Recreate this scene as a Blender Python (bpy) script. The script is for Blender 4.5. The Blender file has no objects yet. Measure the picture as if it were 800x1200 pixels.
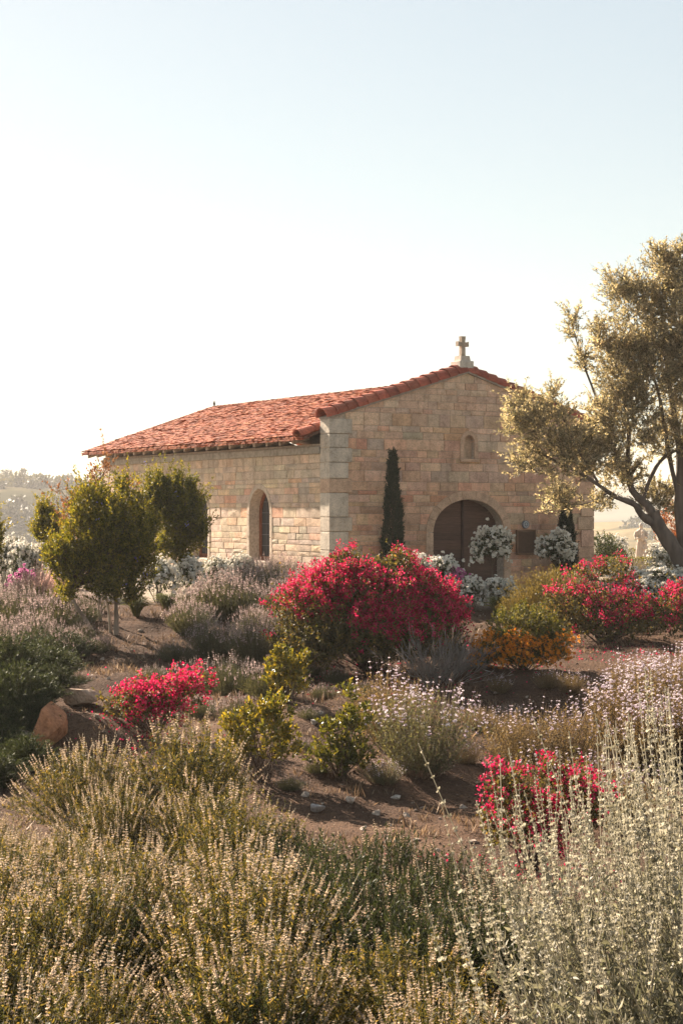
import bpy, math
import numpy as np
from mathutils import Vector
from mathutils.geometry import tessellate_polygon

scene = bpy.context.scene
COL = scene.collection
rad = math.radians

# ------------------------------------------------------------------ camera
CAMZ = 1.78
FPX = 2045.0                      # focal length in photograph pixels (800 x 1200)
cam_data = bpy.data.cameras.new('camera')
cam_data.sensor_fit = 'VERTICAL'
cam_data.sensor_height = 36.0
cam_data.lens = FPX / 1200.0 * 36.0
cam_data.clip_start = 0.05
cam_data.clip_end = 9000.0
cam = bpy.data.objects.new('camera', cam_data)
COL.objects.link(cam)
cam.location = (0, 0, CAMZ)
cam.rotation_euler = (rad(90), 0, 0)
scene.camera = cam

# ------------------------------------------------------------------ light
SUN_AZ = 41.0                     # degrees left of the view axis
SUN_EL = 30.0
SUN = Vector((-math.sin(rad(SUN_AZ)) * math.cos(rad(SUN_EL)),
              math.cos(rad(SUN_AZ)) * math.cos(rad(SUN_EL)), math.sin(rad(SUN_EL))))
world = bpy.data.worlds.new('World')
scene.world = world
world.use_nodes = True
wn = world.node_tree.nodes
wl = world.node_tree.links
for n in list(wn):
    wn.remove(n)
wo = wn.new('ShaderNodeOutputWorld')
bg = wn.new('ShaderNodeBackground')
sky = wn.new('ShaderNodeTexSky')
sky.sky_type = 'NISHITA'
sky.sun_disc = False
sky.sun_elevation = rad(SUN_EL)
sky.sun_rotation = rad(-SUN_AZ)
sky.altitude = 100.0
sky.air_density = 1.0
sky.dust_density = 0.5
sky.ozone_density = 1.0
bg.inputs['Strength'].default_value = 0.086
hs = wn.new('ShaderNodeHueSaturation')
hs.inputs['Saturation'].default_value = 1.05
gm = wn.new('ShaderNodeGamma')            # thin high haze evens out the whole sky
gm.inputs['Gamma'].default_value = 0.5
wl.new(sky.outputs[0], gm.inputs['Color'])
wl.new(gm.outputs[0], hs.inputs['Color'])
tint = wn.new('ShaderNodeMix'); tint.data_type = 'RGBA'; tint.blend_type = 'MULTIPLY'
tint.inputs[0].default_value = 1.0
tint.inputs[7].default_value = (1.06, 1.0, 0.89, 1)      # warm white balance of the photograph
wl.new(hs.outputs[0], tint.inputs[6])
wl.new(tint.outputs[2], bg.inputs['Color'])
wl.new(bg.outputs[0], wo.inputs['Surface'])

sun_data = bpy.data.lights.new('sun', 'SUN')
sun_data.energy = 4.3
sun_data.angle = rad(0.55)
sun_data.color = (1.0, 0.84, 0.68)
sun = bpy.data.objects.new('sun', sun_data)
COL.objects.link(sun)
sun.location = (-30, 40, 30)
sun.rotation_euler = SUN.to_track_quat('Z', 'Y').to_euler()

vs = scene.view_settings
vs.view_transform = 'Standard'
vs.look = 'None'
vs.exposure = 2.18
vs.gamma = 1.0
vs.use_curve_mapping = False
scene.cycles.use_denoising = True
scene.cycles.max_bounces = 8
scene.cycles.diffuse_bounces = 4
scene.cycles.transmission_bounces = 5
scene.cycles.transparent_max_bounces = 8
scene.cycles.volume_bounces = 0
scene.cycles.sample_clamp_indirect = 6.0

# ------------------------------------------------------------------ helpers
def nrm(a):
    return a / np.maximum(np.linalg.norm(a, axis=-1, keepdims=True), 1e-9)

def hash2(ix, iy, seed):
    h = (ix.astype(np.int64) * 374761393 + iy.astype(np.int64) * 668265263 + seed * 1442695041) & 0x7fffffff
    h = ((h ^ (h >> 13)) * 1274126177) & 0x7fffffff
    return ((h ^ (h >> 16)) & 0xffff) / 65535.0

def vnoise(x, y, seed=0):
    x = np.asarray(x, float); y = np.asarray(y, float)
    ix = np.floor(x); iy = np.floor(y)
    fx = x - ix; fy = y - iy
    fx = fx * fx * (3 - 2 * fx); fy = fy * fy * (3 - 2 * fy)
    a = hash2(ix, iy, seed); b = hash2(ix + 1, iy, seed)
    c = hash2(ix, iy + 1, seed); d = hash2(ix + 1, iy + 1, seed)
    return (a * (1 - fx) + b * fx) * (1 - fy) + (c * (1 - fx) + d * fx) * fy - 0.5

def fbm(x, y, seed=0, octv=4):
    s = 0; a = 1.0; f = 1.0
    for k in range(octv):
        s = s + a * vnoise(x * f + 17.3 * k, y * f - 9.1 * k, seed + k)
        a *= 0.5; f *= 2.03
    return s

def sstep(a, b, x):
    t = np.clip((x - a) / (b - a), 0, 1)
    return t * t * (3 - 2 * t)

PY = np.array([-60, 0, 6, 10, 18, 20.5, 27.5, 34.6, 37.0, 39, 58, 75, 130, 260, 4000])
PZ = np.array([-2.0, -2.7, -3.1, -3.25, -3.4, -3.38, -2.69, -2.05, -1.86, -1.79, -1.80, -4.5, -20, -42, -48])

def ground_z(x, y):
    x = np.asarray(x, float); y = np.asarray(y, float)
    z = (np.interp(y - 0.8, PY, PZ) + np.interp(y, PY, PZ) + np.interp(y + 0.8, PY, PZ)) / 3 + CAMZ
    near = sstep(39.5, 35.0, y) * sstep(-5, 4, y)
    z = z + near * (0.42 * vnoise(x / 3.1, y / 3.1, 3) + 0.16 * vnoise(x / 1.1, y / 1.1, 5)
                    + 0.07 * vnoise(x / 0.42, y / 0.42, 7) + 0.03 * vnoise(x / 0.17, y / 0.17, 9))
    z = z + 0.85 * np.exp(-(((x - 3.0) / 1.7) ** 2 + ((y - 9.4) / 2.4) ** 2))            # rise under the white sage
    z = z + 0.30 * np.exp(-(((x + 1.75) / 0.9) ** 2 + ((y - 17.6) / 1.9) ** 2))
    bank = sstep(21.9, 22.7, y) * sstep(31.0, 25.0, y) * sstep(-2.1, -3.3, x)             # small cut bank on the left
    z = z + 0.42 * bank
    far = sstep(90, 300, y) + sstep(90, 300, np.abs(x))
    z = z - sstep(40, 260, np.abs(x)) * sstep(120, 40, y) * 20
    z = z + np.clip(far, 0, 1) * 7 * fbm(x / 140.0, y / 140.0, 31)
    return z

def px_point(px, py, Y):
    return np.array([(px - 400.0) / FPX * Y, Y, CAMZ + (600.0 - py) / FPX * Y])

def on_ground(px, py, y0=6.0, y1=60.0):
    """first ground point along the sight line of a photograph pixel"""
    Y = np.arange(y0, y1, 0.04)
    X = (px - 400.0) / FPX * Y
    Z = CAMZ + (600.0 - py) / FPX * Y
    g = ground_z(X, Y)
    k = np.argmax(Z <= g)
    if not (Z <= g).any():
        k = len(Y) - 1
    return np.array([X[k], Y[k], g[k]])

# ------------------------------------------------------------------ materials
def new_mat(name):
    m = bpy.data.materials.new(name)
    m.use_nodes = True
    nt = m.node_tree
    for n in list(nt.nodes):
        nt.nodes.remove(n)
    out = nt.nodes.new('ShaderNodeOutputMaterial')
    return m, nt, nt.nodes, nt.links, out

def ramp(nodes, stops):
    r = nodes.new('ShaderNodeValToRGB')
    e = r.color_ramp.elements
    while len(e) < len(stops):
        e.new(0.5)
    for k, (p, c) in enumerate(stops):
        e[k].position = p
        e[k].color = (c[0], c[1], c[2], 1)
    return r

def leaf_mat(name, stops, trans=0.45, tcol=(1.25, 1.1, 0.55), rough=0.55, spec=0.35):
    """leaf colour follows the per-leaf 'tint'; light passes through the blade"""
    m, nt, N, L, out = new_mat(name)
    at = N.new('ShaderNodeAttribute'); at.attribute_name = 'tint'
    r = ramp(N, stops)
    L.new(at.outputs['Fac'], r.inputs[0])
    p = N.new('ShaderNodeBsdfPrincipled')
    p.inputs['Roughness'].default_value = rough
    p.inputs['Specular IOR Level'].default_value = spec
    L.new(r.outputs[0], p.inputs['Base Color'])
    t = N.new('ShaderNodeBsdfTranslucent')
    mx = N.new('ShaderNodeMix'); mx.data_type = 'RGBA'; mx.blend_type = 'MULTIPLY'
    mx.inputs[0].default_value = 1.0
    L.new(r.outputs[0], mx.inputs[6])
    mx.inputs[7].default_value = (tcol[0], tcol[1], tcol[2], 1)
    L.new(mx.outputs[2], t.inputs['Color'])
    ms = N.new('ShaderNodeMixShader'); ms.inputs[0].default_value = trans
    L.new(p.outputs[0], ms.inputs[1]); L.new(t.outputs[0], ms.inputs[2])
    L.new(ms.outputs[0], out.inputs['Surface'])
    return m

def bark_mat(name, c1, c2, scale=9.0):
    m, nt, N, L, out = new_mat(name)
    tc = N.new('ShaderNodeTexCoord')
    mp = N.new('ShaderNodeMapping'); mp.inputs['Scale'].default_value = (1, 1, 0.25)
    L.new(tc.outputs['Object'], mp.inputs[0])
    nz = N.new('ShaderNodeTexNoise'); nz.inputs['Scale'].default_value = scale; nz.inputs['Detail'].default_value = 6
    L.new(mp.outputs[0], nz.inputs['Vector'])
    r = ramp(N, [(0.3, c1), (0.7, c2)])
    L.new(nz.outputs[0], r.inputs[0])
    p = N.new('ShaderNodeBsdfPrincipled'); p.inputs['Roughness'].default_value = 0.9
    L.new(r.outputs[0], p.inputs['Base Color'])
    b = N.new('ShaderNodeBump'); b.inputs['Strength'].default_value = 0.6; b.inputs['Distance'].default_value = 0.03
    L.new(nz.outputs[0], b.inputs['Height']); L.new(b.outputs[0], p.inputs['Normal'])
    L.new(p.outputs[0], out.inputs['Surface'])
    return m

def attr_stone_mat(name, scale=5.0, bump=0.5, rough=0.9, vary=0.28, fine=38.0, dist=0.02, stain=0.0):
    """stone or clay: colour of each piece from 'col', mottled and pitted"""
    m, nt, N, L, out = new_mat(name)
    at = N.new('ShaderNodeAttribute'); at.attribute_name = 'col'
    tc = N.new('ShaderNodeTexCoord')
    n1 = N.new('ShaderNodeTexNoise'); n1.inputs['Scale'].default_value = scale; n1.inputs['Detail'].default_value = 8; n1.inputs['Roughness'].default_value = 0.65
    n2 = N.new('ShaderNodeTexNoise'); n2.inputs['Scale'].default_value = fine; n2.inputs['Detail'].default_value = 5
    L.new(tc.outputs['Object'], n1.inputs['Vector']); L.new(tc.outputs['Object'], n2.inputs['Vector'])
    r1 = ramp(N, [(0.3, (1 - vary * .75, 1 - vary * .8, 1 - vary * .85)), (0.5, (1, 1, 1)), (0.7, (1 + vary * .5, 1 + vary * .45, 1 + vary * .4))])
    L.new(n1.outputs[0], r1.inputs[0])
    r2 = ramp(N, [(0.32, (0.70, 0.68, 0.66)), (0.5, (1, 1, 1)), (0.68, (1.16, 1.15, 1.13))])
    L.new(n2.outputs[0], r2.inputs[0])
    a = N.new('ShaderNodeMix'); a.data_type = 'RGBA'; a.blend_type = 'MULTIPLY'; a.inputs[0].default_value = 1
    L.new(at.outputs['Color'], a.inputs[6]); L.new(r1.outputs[0], a.inputs[7])
    b = N.new('ShaderNodeMix'); b.data_type = 'RGBA'; b.blend_type = 'MULTIPLY'; b.inputs[0].default_value = 0.8
    L.new(a.outputs[2], b.inputs[6]); L.new(r2.outputs[0], b.inputs[7])
    if stain:                                  # rain streaks and old damp marks running over several pieces
        mp = N.new('ShaderNodeMapping'); mp.inputs['Scale'].default_value = (2.2, 2.2, 0.35)
        L.new(tc.outputs['Object'], mp.inputs[0])
        n3 = N.new('ShaderNodeTexNoise'); n3.inputs['Scale'].default_value = 1.3; n3.inputs['Detail'].default_value = 7; n3.inputs['Roughness'].default_value = 0.6
        L.new(mp.outputs[0], n3.inputs['Vector'])
        r3 = ramp(N, [(0.36, (1 - stain, 1 - stain * 1.03, 1 - stain * 1.05)), (0.52, (1, 1, 1)), (0.7, (1.05, 1.05, 1.04))])
        L.new(n3.outputs[0], r3.inputs[0])
        c3 = N.new('ShaderNodeMix'); c3.data_type = 'RGBA'; c3.blend_type = 'MULTIPLY'; c3.inputs[0].default_value = 1
        L.new(b.outputs[2], c3.inputs[6]); L.new(r3.outputs[0], c3.inputs[7])
        b = c3
    p = N.new('ShaderNodeBsdfPrincipled'); p.inputs['Roughness'].default_value = rough
    p.inputs['Specular IOR Level'].default_value = 0.25
    L.new(b.outputs[2], p.inputs['Base Color'])
    ad = N.new('ShaderNodeMath'); ad.operation = 'ADD'
    L.new(n1.outputs[0], ad.inputs[0]); L.new(n2.outputs[0], ad.inputs[1])
    bp = N.new('ShaderNodeBump'); bp.inputs['Strength'].default_value = bump; bp.inputs['Distance'].default_value = dist
    L.new(ad.outputs[0], bp.inputs['Height']); L.new(bp.outputs[0], p.inputs['Normal'])
    L.new(p.outputs[0], out.inputs['Surface'])
    return m

def plain_mat(name, c, rough=0.8, metal=0.0, noise=0.2, scale=12.0, bump=0.2, spec=0.3):
    m, nt, N, L, out = new_mat(name)
    tc = N.new('ShaderNodeTexCoord')
    nz = N.new('ShaderNodeTexNoise'); nz.inputs['Scale'].default_value = scale; nz.inputs['Detail'].default_value = 6
    L.new(tc.outputs['Object'], nz.inputs['Vector'])
    r = ramp(N, [(0.3, tuple(v * (1 - noise) for v in c)), (0.7, tuple(min(1, v * (1 + noise)) for v in c))])
    L.new(nz.outputs[0], r.inputs[0])
    p = N.new('ShaderNodeBsdfPrincipled')
    p.inputs['Roughness'].default_value = rough; p.inputs['Metallic'].default_value = metal
    p.inputs['Specular IOR Level'].default_value = spec
    L.new(r.outputs[0], p.inputs['Base Color'])
    b = N.new('ShaderNodeBump'); b.inputs['Strength'].default_value = bump; b.inputs['Distance'].default_value = 0.01
    L.new(nz.outputs[0], b.inputs['Height']); L.new(b.outputs[0], p.inputs['Normal'])
    L.new(p.outputs[0], out.inputs['Surface'])
    return m

# ------------------------------------------------------------------ mesh building
class Geo:
    """collects triangles with a per-vertex tint"""
    def __init__(self, seed=0):
        self.V = []; self.F = []; self.T = []; self.n = 0
        self.rng = np.random.default_rng(seed)
    def put(self, v, f, t):
        v = np.asarray(v, float).reshape(-1, 3)
        self.V.append(v); self.F.append(np.asarray(f, np.int64).reshape(-1, 3) + self.n)
        self.T.append(np.asarray(t, float).reshape(-1)); self.n += len(v)
    def leaves(self, P, D, Ln, W, tint, fold=0.22, mid=0.45, side=None, curl=0.0):
        n = len(P)
        if n == 0:
            return
        D = nrm(D)
        R = self.rng.normal(size=(n, 3)) if side is None else side
        S = nrm(np.cross(D, R)); Nn = np.cross(S, D)
        Ln = np.broadcast_to(np.asarray(Ln, float), (n,))[:, None]
        W = np.broadcast_to(np.asarray(W, float), (n,))[:, None]
        v = np.stack([P, P + D * Ln * mid + S * W / 2 + Nn * W * fold, P + D * Ln - Nn * Ln * curl,
                      P + D * Ln * mid - S * W / 2 + Nn * W * fold], 1)
        b = (np.arange(n) * 4)[:, None]
        f = np.concatenate([b + [[0, 1, 2]], b + [[0, 2, 3]]], 1)
        self.put(v, f, np.repeat(np.broadcast_to(tint, (n,)), 4))
    def leaves6(self, P, D, Ln, W, tint, fold=0.25):
        n = len(P)
        if n == 0:
            return
        D = nrm(D)
        S = nrm(np.cross(D, self.rng.normal(size=(n, 3)))); Nn = np.cross(S, D)
        Ln = np.broadcast_to(np.asarray(Ln, float), (n,))[:, None]
        W = np.broadcast_to(np.asarray(W, float), (n,))[:, None]
        v = np.stack([P, P + D * Ln * .35 + S * W * .42 + Nn * W * fold, P + D * Ln * .75 + S * W * .42 + Nn * W * fold,
                      P + D * Ln, P + D * Ln * .75 - S * W * .42 + Nn * W * fold, P + D * Ln * .35 - S * W * .42 + Nn * W * fold,
                      P + D * Ln * .6], 1)
        b = (np.arange(n) * 7)[:, None]
        tri = [[0, 1, 6], [1, 2, 6], [2, 3, 6], [3, 4, 6], [4, 5, 6], [5, 0, 6]]
        f = np.concatenate([b + [t] for t in tri], 1)
        self.put(v, f, np.repeat(np.broadcast_to(tint, (n,)), 7))
    def tubes(self, paths, r, tint, sides=3):
        n, k, _ = paths.shape
        if n == 0:
            return
        r = np.broadcast_to(np.asarray(r, float), (n, k))
        tg = np.gradient(paths, axis=1); tg = nrm(tg)
        ref = np.tile(np.array([0.31, 0.87, 0.38]), (n, k, 1))
        A = nrm(np.cross(tg, ref)); B = np.cross(tg, A)
        ang = np.arange(sides) * 2 * math.pi / sides
        ring = paths[:, :, None, :] + r[:, :, None, None] * (np.cos(ang)[None, None, :, None] * A[:, :, None, :] + np.sin(ang)[None, None, :, None] * B[:, :, None, :])
        base = np.arange(n) * k * sides
        fl = []
        for j in range(k - 1):
            for s in range(sides):
                a = j * sides + s; b_ = j * sides + (s + 1) % sides
                c = a + sides; d = b_ + sides
                fl.append([a, b_, d]); fl.append([a, d, c])
        f = base[:, None, None] + np.array(fl)[None]
        self.put(ring, f, np.repeat(np.broadcast_to(tint, (n,)), k * sides))
    def whorls(self, P, A, r, tint, m=5, lift=0.35, w=0.7):
        """m small petals or calyxes round each point, axis A"""
        n = len(P)
        if n == 0:
            return
        A = nrm(A)
        U = nrm(np.cross(A, self.rng.normal(size=(n, 3)))); B = np.cross(A, U)
        r = np.broadcast_to(np.asarray(r, float), (n,))
        for j in range(m):
            a = 2 * math.pi * j / m + self.rng.normal(0, 0.25, n)[:, None]
            D = np.cos(a) * U + np.sin(a) * B + A * (lift + self.rng.normal(0, 0.25, n)[:, None])
            self.leaves(P, D, r * self.rng.uniform(.7, 1.2, n), r * w, np.clip(tint + self.rng.normal(0, .1, n), 0, 1), fold=0.3)
    def mesh(self, name, mat):
        me = bpy.data.meshes.new(name)
        if not self.V:
            return me
        V = np.concatenate(self.V).astype(np.float32); F = np.concatenate(self.F).astype(np.int32); T = np.concatenate(self.T).astype(np.float32)
        me.vertices.add(len(V)); me.vertices.foreach_set('co', V.ravel())
        me.loops.add(F.size); me.loops.foreach_set('vertex_index', F.ravel())
        me.polygons.add(len(F)); me.polygons.foreach_set('loop_start', (np.arange(len(F)) * 3).astype(np.int32))
        at = me.attributes.new('tint', 'FLOAT', 'POINT'); at.data.foreach_set('value', T)
        me.materials.append(mat)
        me.update(calc_edges=True)
        return me

def link(name, me, parent=None, loc=None):
    o = bpy.data.objects.new(name, me)
    COL.objects.link(o)
    if parent is not None:
        o.parent = parent
    if loc is not None:
        o.location = loc
    return o

def tag(o, label, cat, group=None):
    o['label'] = label; o['category'] = cat
    if group:
        o['group'] = group
    return o

def empty(name, loc=(0, 0, 0), rz=0.0, sc=1.0):
    o = bpy.data.objects.new(name, None)
    o.empty_display_size = 0.2
    COL.objects.link(o)
    o.location = loc; o.rotation_euler = (0, 0, rz)
    o.scale = (sc, sc, sc) if np.isscalar(sc) else sc
    return o

def poly_mesh(name, verts, faces, mat, cols=None, smooth=False):
    me = bpy.data.meshes.new(name)
    me.from_pydata([tuple(v) for v in verts], [], [tuple(f) for f in faces])
    if cols is not None:
        at = me.attributes.new('col', 'FLOAT_COLOR', 'POINT')
        c = np.ones((len(verts), 4), np.float32); c[:, :3] = np.asarray(cols, np.float32).reshape(-1, 3)
        at.data.foreach_set('color', c.ravel())
    me.materials.append(mat)
    if smooth:
        me.polygons.foreach_set('use_smooth', [True] * len(me.polygons))
    me.update()
    return me

def box_vf(x0, x1, y0, y1, z0, z1, bev=0.0):
    """box as verts and faces; bev chamfers every edge"""
    if bev <= 0:
        v = [(x, y, z) for x in (x0, x1) for y in (y0, y1) for z in (z0, z1)]
        f = [(0, 1, 3, 2), (4, 6, 7, 5), (0, 4, 5, 1), (2, 3, 7, 6), (0, 2, 6, 4), (1, 5, 7, 3)]
        return v, f
    v = []; f = []
    idx = {}
    for sx in (0, 1):
        for sy in (0, 1):
            for sz in (0, 1):
                X = (x0, x1)[sx]; Y = (y0, y1)[sy]; Z = (z0, z1)[sz]
                ix = X + (bev if sx == 0 else -bev); iy = Y + (bev if sy == 0 else -bev); iz = Z + (bev if sz == 0 else -bev)
                for k, p in (('x', (X, iy, iz)), ('y', (ix, Y, iz)), ('z', (ix, iy, Z))):
                    idx[(sx, sy, sz, k)] = len(v); v.append(p)
    def q(*ks):
        f.append(tuple(idx[k] for k in ks))
    for s in (0, 1):
        c = [(0, 0), (0, 1), (1, 1), (1, 0)]
        for k in 'xyz':
            ks = []
            for a, b in c:
                t = {'x': (s, a, b), 'y': (a, s, b), 'z': (a, b, s)}[k]
                ks.append(t + (k,))
            q(*(ks if (s == 0) ^ (k == 'y') else ks[::-1]))
    for a in (0, 1):
        for b in (0, 1):
            q((a, b, 0, 'x'), (a, b, 1, 'x'), (a, b, 1, 'y'), (a, b, 0, 'y'))
            q((a, 0, b, 'x'), (a, 1, b, 'x'), (a, 1, b, 'z'), (a, 0, b, 'z'))
            q((0, a, b, 'y'), (1, a, b, 'y'), (1, a, b, 'z'), (0, a, b, 'z'))
    for sx in (0, 1):
        for sy in (0, 1):
            for sz in (0, 1):
                q((sx, sy, sz, 'x'), (sx, sy, sz, 'y'), (sx, sy, sz, 'z'))
    return v, f
# ------------------------------------------------------------------ ground
def soil_mat():
    m, nt, N, L, out = new_mat('dry_brown_soil')
    tc = N.new('ShaderNodeTexCoord')
    geo = N.new('ShaderNodeNewGeometry')
    n1 = N.new('ShaderNodeTexNoise'); n1.inputs['Scale'].default_value = 0.55; n1.inputs['Detail'].default_value = 7; n1.inputs['Roughness'].default_value = 0.62
    n2 = N.new('ShaderNodeTexNoise'); n2.inputs['Scale'].default_value = 14.0; n2.inputs['Detail'].default_value = 8; n2.inputs['Roughness'].default_value = 0.75
    n3 = N.new('ShaderNodeTexVoronoi'); n3.inputs['Scale'].default_value = 34.0
    for n in (n1, n2, n3):
        L.new(tc.outputs['Object'], n.inputs['Vector'])
    r1 = ramp(N, [(0.3, (0.058, 0.033, 0.021)), (0.5, (0.098, 0.057, 0.036)), (0.72, (0.17, 0.102, 0.063))])
    L.new(n1.outputs[0], r1.inputs[0])
    r2 = ramp(N, [(0.28, (0.45, 0.43, 0.42)), (0.5, (0.9, 0.9, 0.9)), (0.75, (1.35, 1.3, 1.2))])
    L.new(n2.outputs[0], r2.inputs[0])
    mx = N.new('ShaderNodeMix'); mx.data_type = 'RGBA'; mx.blend_type = 'MULTIPLY'; mx.inputs[0].default_value = 1
    L.new(r1.outputs[0], mx.inputs[6]); L.new(r2.outputs[0], mx.inputs[7])
    # far country: dry grass and scrub instead of bare soil
    sx = N.new('ShaderNodeSeparateXYZ'); L.new(geo.outputs['Position'], sx.inputs[0])
    mr = N.new('ShaderNodeMapRange'); mr.inputs[1].default_value = 62; mr.inputs[2].default_value = 85
    L.new(sx.outputs['Y'], mr.inputs[0])
    n4 = N.new('ShaderNodeTexNoise'); n4.inputs['Scale'].default_value = 0.02; n4.inputs['Detail'].default_value = 8
    L.new(tc.outputs['Object'], n4.inputs['Vector'])
    r4 = ramp(N, [(0.4, (0.07, 0.075, 0.035)), (0.52, (0.20, 0.155, 0.08)), (0.66, (0.33, 0.25, 0.14))])
    L.new(n4.outputs[0], r4.inputs[0])
    # pale terrace ground round the chapel, added to bounce light onto the facade
    mt = N.new('ShaderNodeMapRange'); mt.inputs[1].default_value = 36.4; mt.inputs[2].default_value = 37.4
    L.new(sx.outputs['Y'], mt.inputs[0])
    r5 = ramp(N, [(0.3, (0.30, 0.24, 0.18)), (0.7, (0.46, 0.38, 0.29))]); L.new(n2.outputs[0], r5.inputs[0])
    m3 = N.new('ShaderNodeMix'); m3.data_type = 'RGBA'
    L.new(mt.outputs[0], m3.inputs[0]); L.new(mx.outputs[2], m3.inputs[6]); L.new(r5.outputs[0], m3.inputs[7])
    m2 = N.new('ShaderNodeMix'); m2.data_type = 'RGBA'
    L.new(mr.outputs[0], m2.inputs[0]); L.new(m3.outputs[2], m2.inputs[6]); L.new(r4.outputs[0], m2.inputs[7])
    p = N.new('ShaderNodeBsdfPrincipled'); p.inputs['Roughness'].default_value = 0.95; p.inputs['Specular IOR Level'].default_value = 0.1
    L.new(m2.outputs[2], p.inputs['Base Color'])
    ad = N.new('ShaderNodeMath'); ad.operation = 'ADD'
    L.new(n2.outputs[0], ad.inputs[0])
    mu = N.new('ShaderNodeMath'); mu.operation = 'MULTIPLY'; mu.inputs[1].default_value = 0.6
    L.new(n3.outputs['Distance'], mu.inputs[0]); L.new(mu.outputs[0], ad.inputs[1])
    b = N.new('ShaderNodeBump'); b.inputs['Strength'].default_value = 0.9; b.inputs['Distance'].default_value = 0.045
    L.new(ad.outputs[0], b.inputs['Height']); L.new(b.outputs[0], p.inputs['Normal'])
    L.new(p.outputs[0], out.inputs['Surface'])
    return m

def build_ground():
    gx = [-13 + 0.14 * k for k in range(int(26 / 0.14) + 1)]
    s = 0.14; x = gx[-1]; ext = []
    while x < 2600:
        s *= 1.13; x += s; ext.append(x)
    xs = np.array([-e for e in ext[::-1]] + gx + ext)
    gy = [6 + 0.14 * k for k in range(int(36 / 0.14) + 1)]
    s = 0.14; y = gy[-1]; ey = []
    while y < 2600:
        s *= 1.10; y += s; ey.append(y)
    s = 0.14; y = gy[0]; by = []
    while y > -60:
        s *= 1.2; y -= s; by.append(y)
    ys = np.array(by[::-1] + gy + ey)
    X, Y = np.meshgrid(xs, ys)
    Z = ground_z(X, Y)
    nx, ny = len(xs), len(ys)
    me = bpy.data.meshes.new('ground')
    V = np.stack([X, Y, Z], -1).reshape(-1, 3).astype(np.float32)
    i = np.arange(nx - 1)[None, :] + np.arange(ny - 1)[:, None] * nx
    F = np.stack([i, i + 1, i + 1 + nx, i + nx], -1).reshape(-1, 4).astype(np.int32)
    me.vertices.add(len(V)); me.vertices.foreach_set('co', V.ravel())
    me.loops.add(F.size); me.loops.foreach_set('vertex_index', F.ravel())
    me.polygons.add(len(F)); me.polygons.foreach_set('loop_start', (np.arange(len(F)) * 4).astype(np.int32))
    me.polygons.foreach_set('use_smooth', np.ones(len(F), bool))
    me.materials.append(soil_mat())
    me.update(calc_edges=True)
    o = link('ground', me); o['kind'] = 'structure'
    return o
build_ground()

# ------------------------------------------------------------------ chapel
TH = rad(31.03)
ORG = np.array([-0.274, 40.0, 0.0])
W = 7.72; LEN = 13.07; HC = 3.86           # width, length, half width (ridge)
EAVE = 3.93; APEX = 5.12                   # masonry of the gable
WALL_TOP = 3.36                            # side wall
chapel = empty('chapel', ORG, TH)
tag(chapel, 'small sandstone chapel with red clay tile roof, arched wooden door and gable cross', 'chapel')

M_STONE = attr_stone_mat('sandstone_block', scale=4.5, bump=0.6, vary=.38, stain=.16)
M_MORTAR = plain_mat('lime_mortar', (0.46, 0.375, 0.295), rough=0.95, noise=0.25, scale=18)
M_TILE = attr_stone_mat('clay_tile', scale=7.0, bump=0.35, rough=0.8, vary=0.35, fine=30, stain=.22)
M_WOOD = None

PAL_F = np.array([1.27, 1.19, 1.15]) * np.array([[.46, .325, .225], [.43, .275, .18], [.50, .37, .27], [.36, .30, .235], [.42, .215, .13], [.33, .26, .205],
                  [.29, .185, .14], [.48, .30, .205], [.52, .42, .32], [.38, .25, .175]])
WT_F = np.array([5, 5, 4, 3, 2.2, 2.5, 1.6, 4, 2, 3])
PAL_S = np.array([1.17, 1.10, 1.0]) * np.array([[.47, .385, .29], [.42, .36, .285], [.50, .43, .34], [.37, .335, .275], [.47, .31, .205], [.34, .30, .25],
                  [.45, .25, .155], [.50, .37, .27], [.40, .33, .26]])
WT_S = np.array([5, 5, 3, 5, 2.2, 3, 1.0, 3, 4])

def pick(rng, pal, wt):
    c = pal[rng.choice(len(pal), p=wt / wt.sum())]
    c = c * .68 + np.array([.66, .52, .405]) * .32
    return np.clip(c * rng.uniform(.86, 1.12) * (1 + rng.normal(0, .03, 3)), .02, .8)

def clip_half(poly, a, b, c):
    """keep a*x + b*z <= c"""
    out = []
    for k in range(len(poly)):
        p, q = poly[k], poly[(k + 1) % len(poly)]
        dp = a * p[0] + b * p[1] - c; dq = a * q[0] + b * q[1] - c
        if dp <= 0:
            out.append(p)
        if (dp < 0 < dq) or (dq < 0 < dp):
            t = dp / (dp - dq)
            out.append((p[0] + t * (q[0] - p[0]), p[1] + t * (q[1] - p[1])))
    return out

def area(poly):
    return 0.5 * sum(poly[k][0] * poly[(k + 1) % len(poly)][1] - poly[(k + 1) % len(poly)][0] * poly[k][1] for k in range(len(poly)))

class Arch:
    """opening with vertical jambs and a half-elliptic head; grow = band of stone round it"""
    def __init__(s, c, hw, z0, zs, rise):
        s.c, s.hw, s.z0, s.zs, s.rise = c, hw, z0, zs, rise
    def half(s, z, g=0.0):
        if z < s.z0 - 1e-6 or z >= s.zs + s.rise + g - 1e-6:
            return 0.0
        if z <= s.zs:
            return s.hw + g
        return (s.hw + g) * math.sqrt(max(0, 1 - ((z - s.zs) / (s.rise + g)) ** 2))
    def top(s, g=0.0):
        return s.zs + s.rise + g
    def loop(s, g=0.0, n=18, zb=None):
        """up the left jamb, over the head, down the right jamb"""
        zb = s.z0 if zb is None else zb
        pts = [(s.c - s.hw - g, zb)]
        for k in range(n + 1):
            a = math.pi - math.pi * k / n
            pts.append((s.c + (s.hw + g) * math.cos(a), s.zs + (s.rise + g) * math.sin(a)))
        pts.append((s.c + s.hw + g, zb))
        return pts

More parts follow.
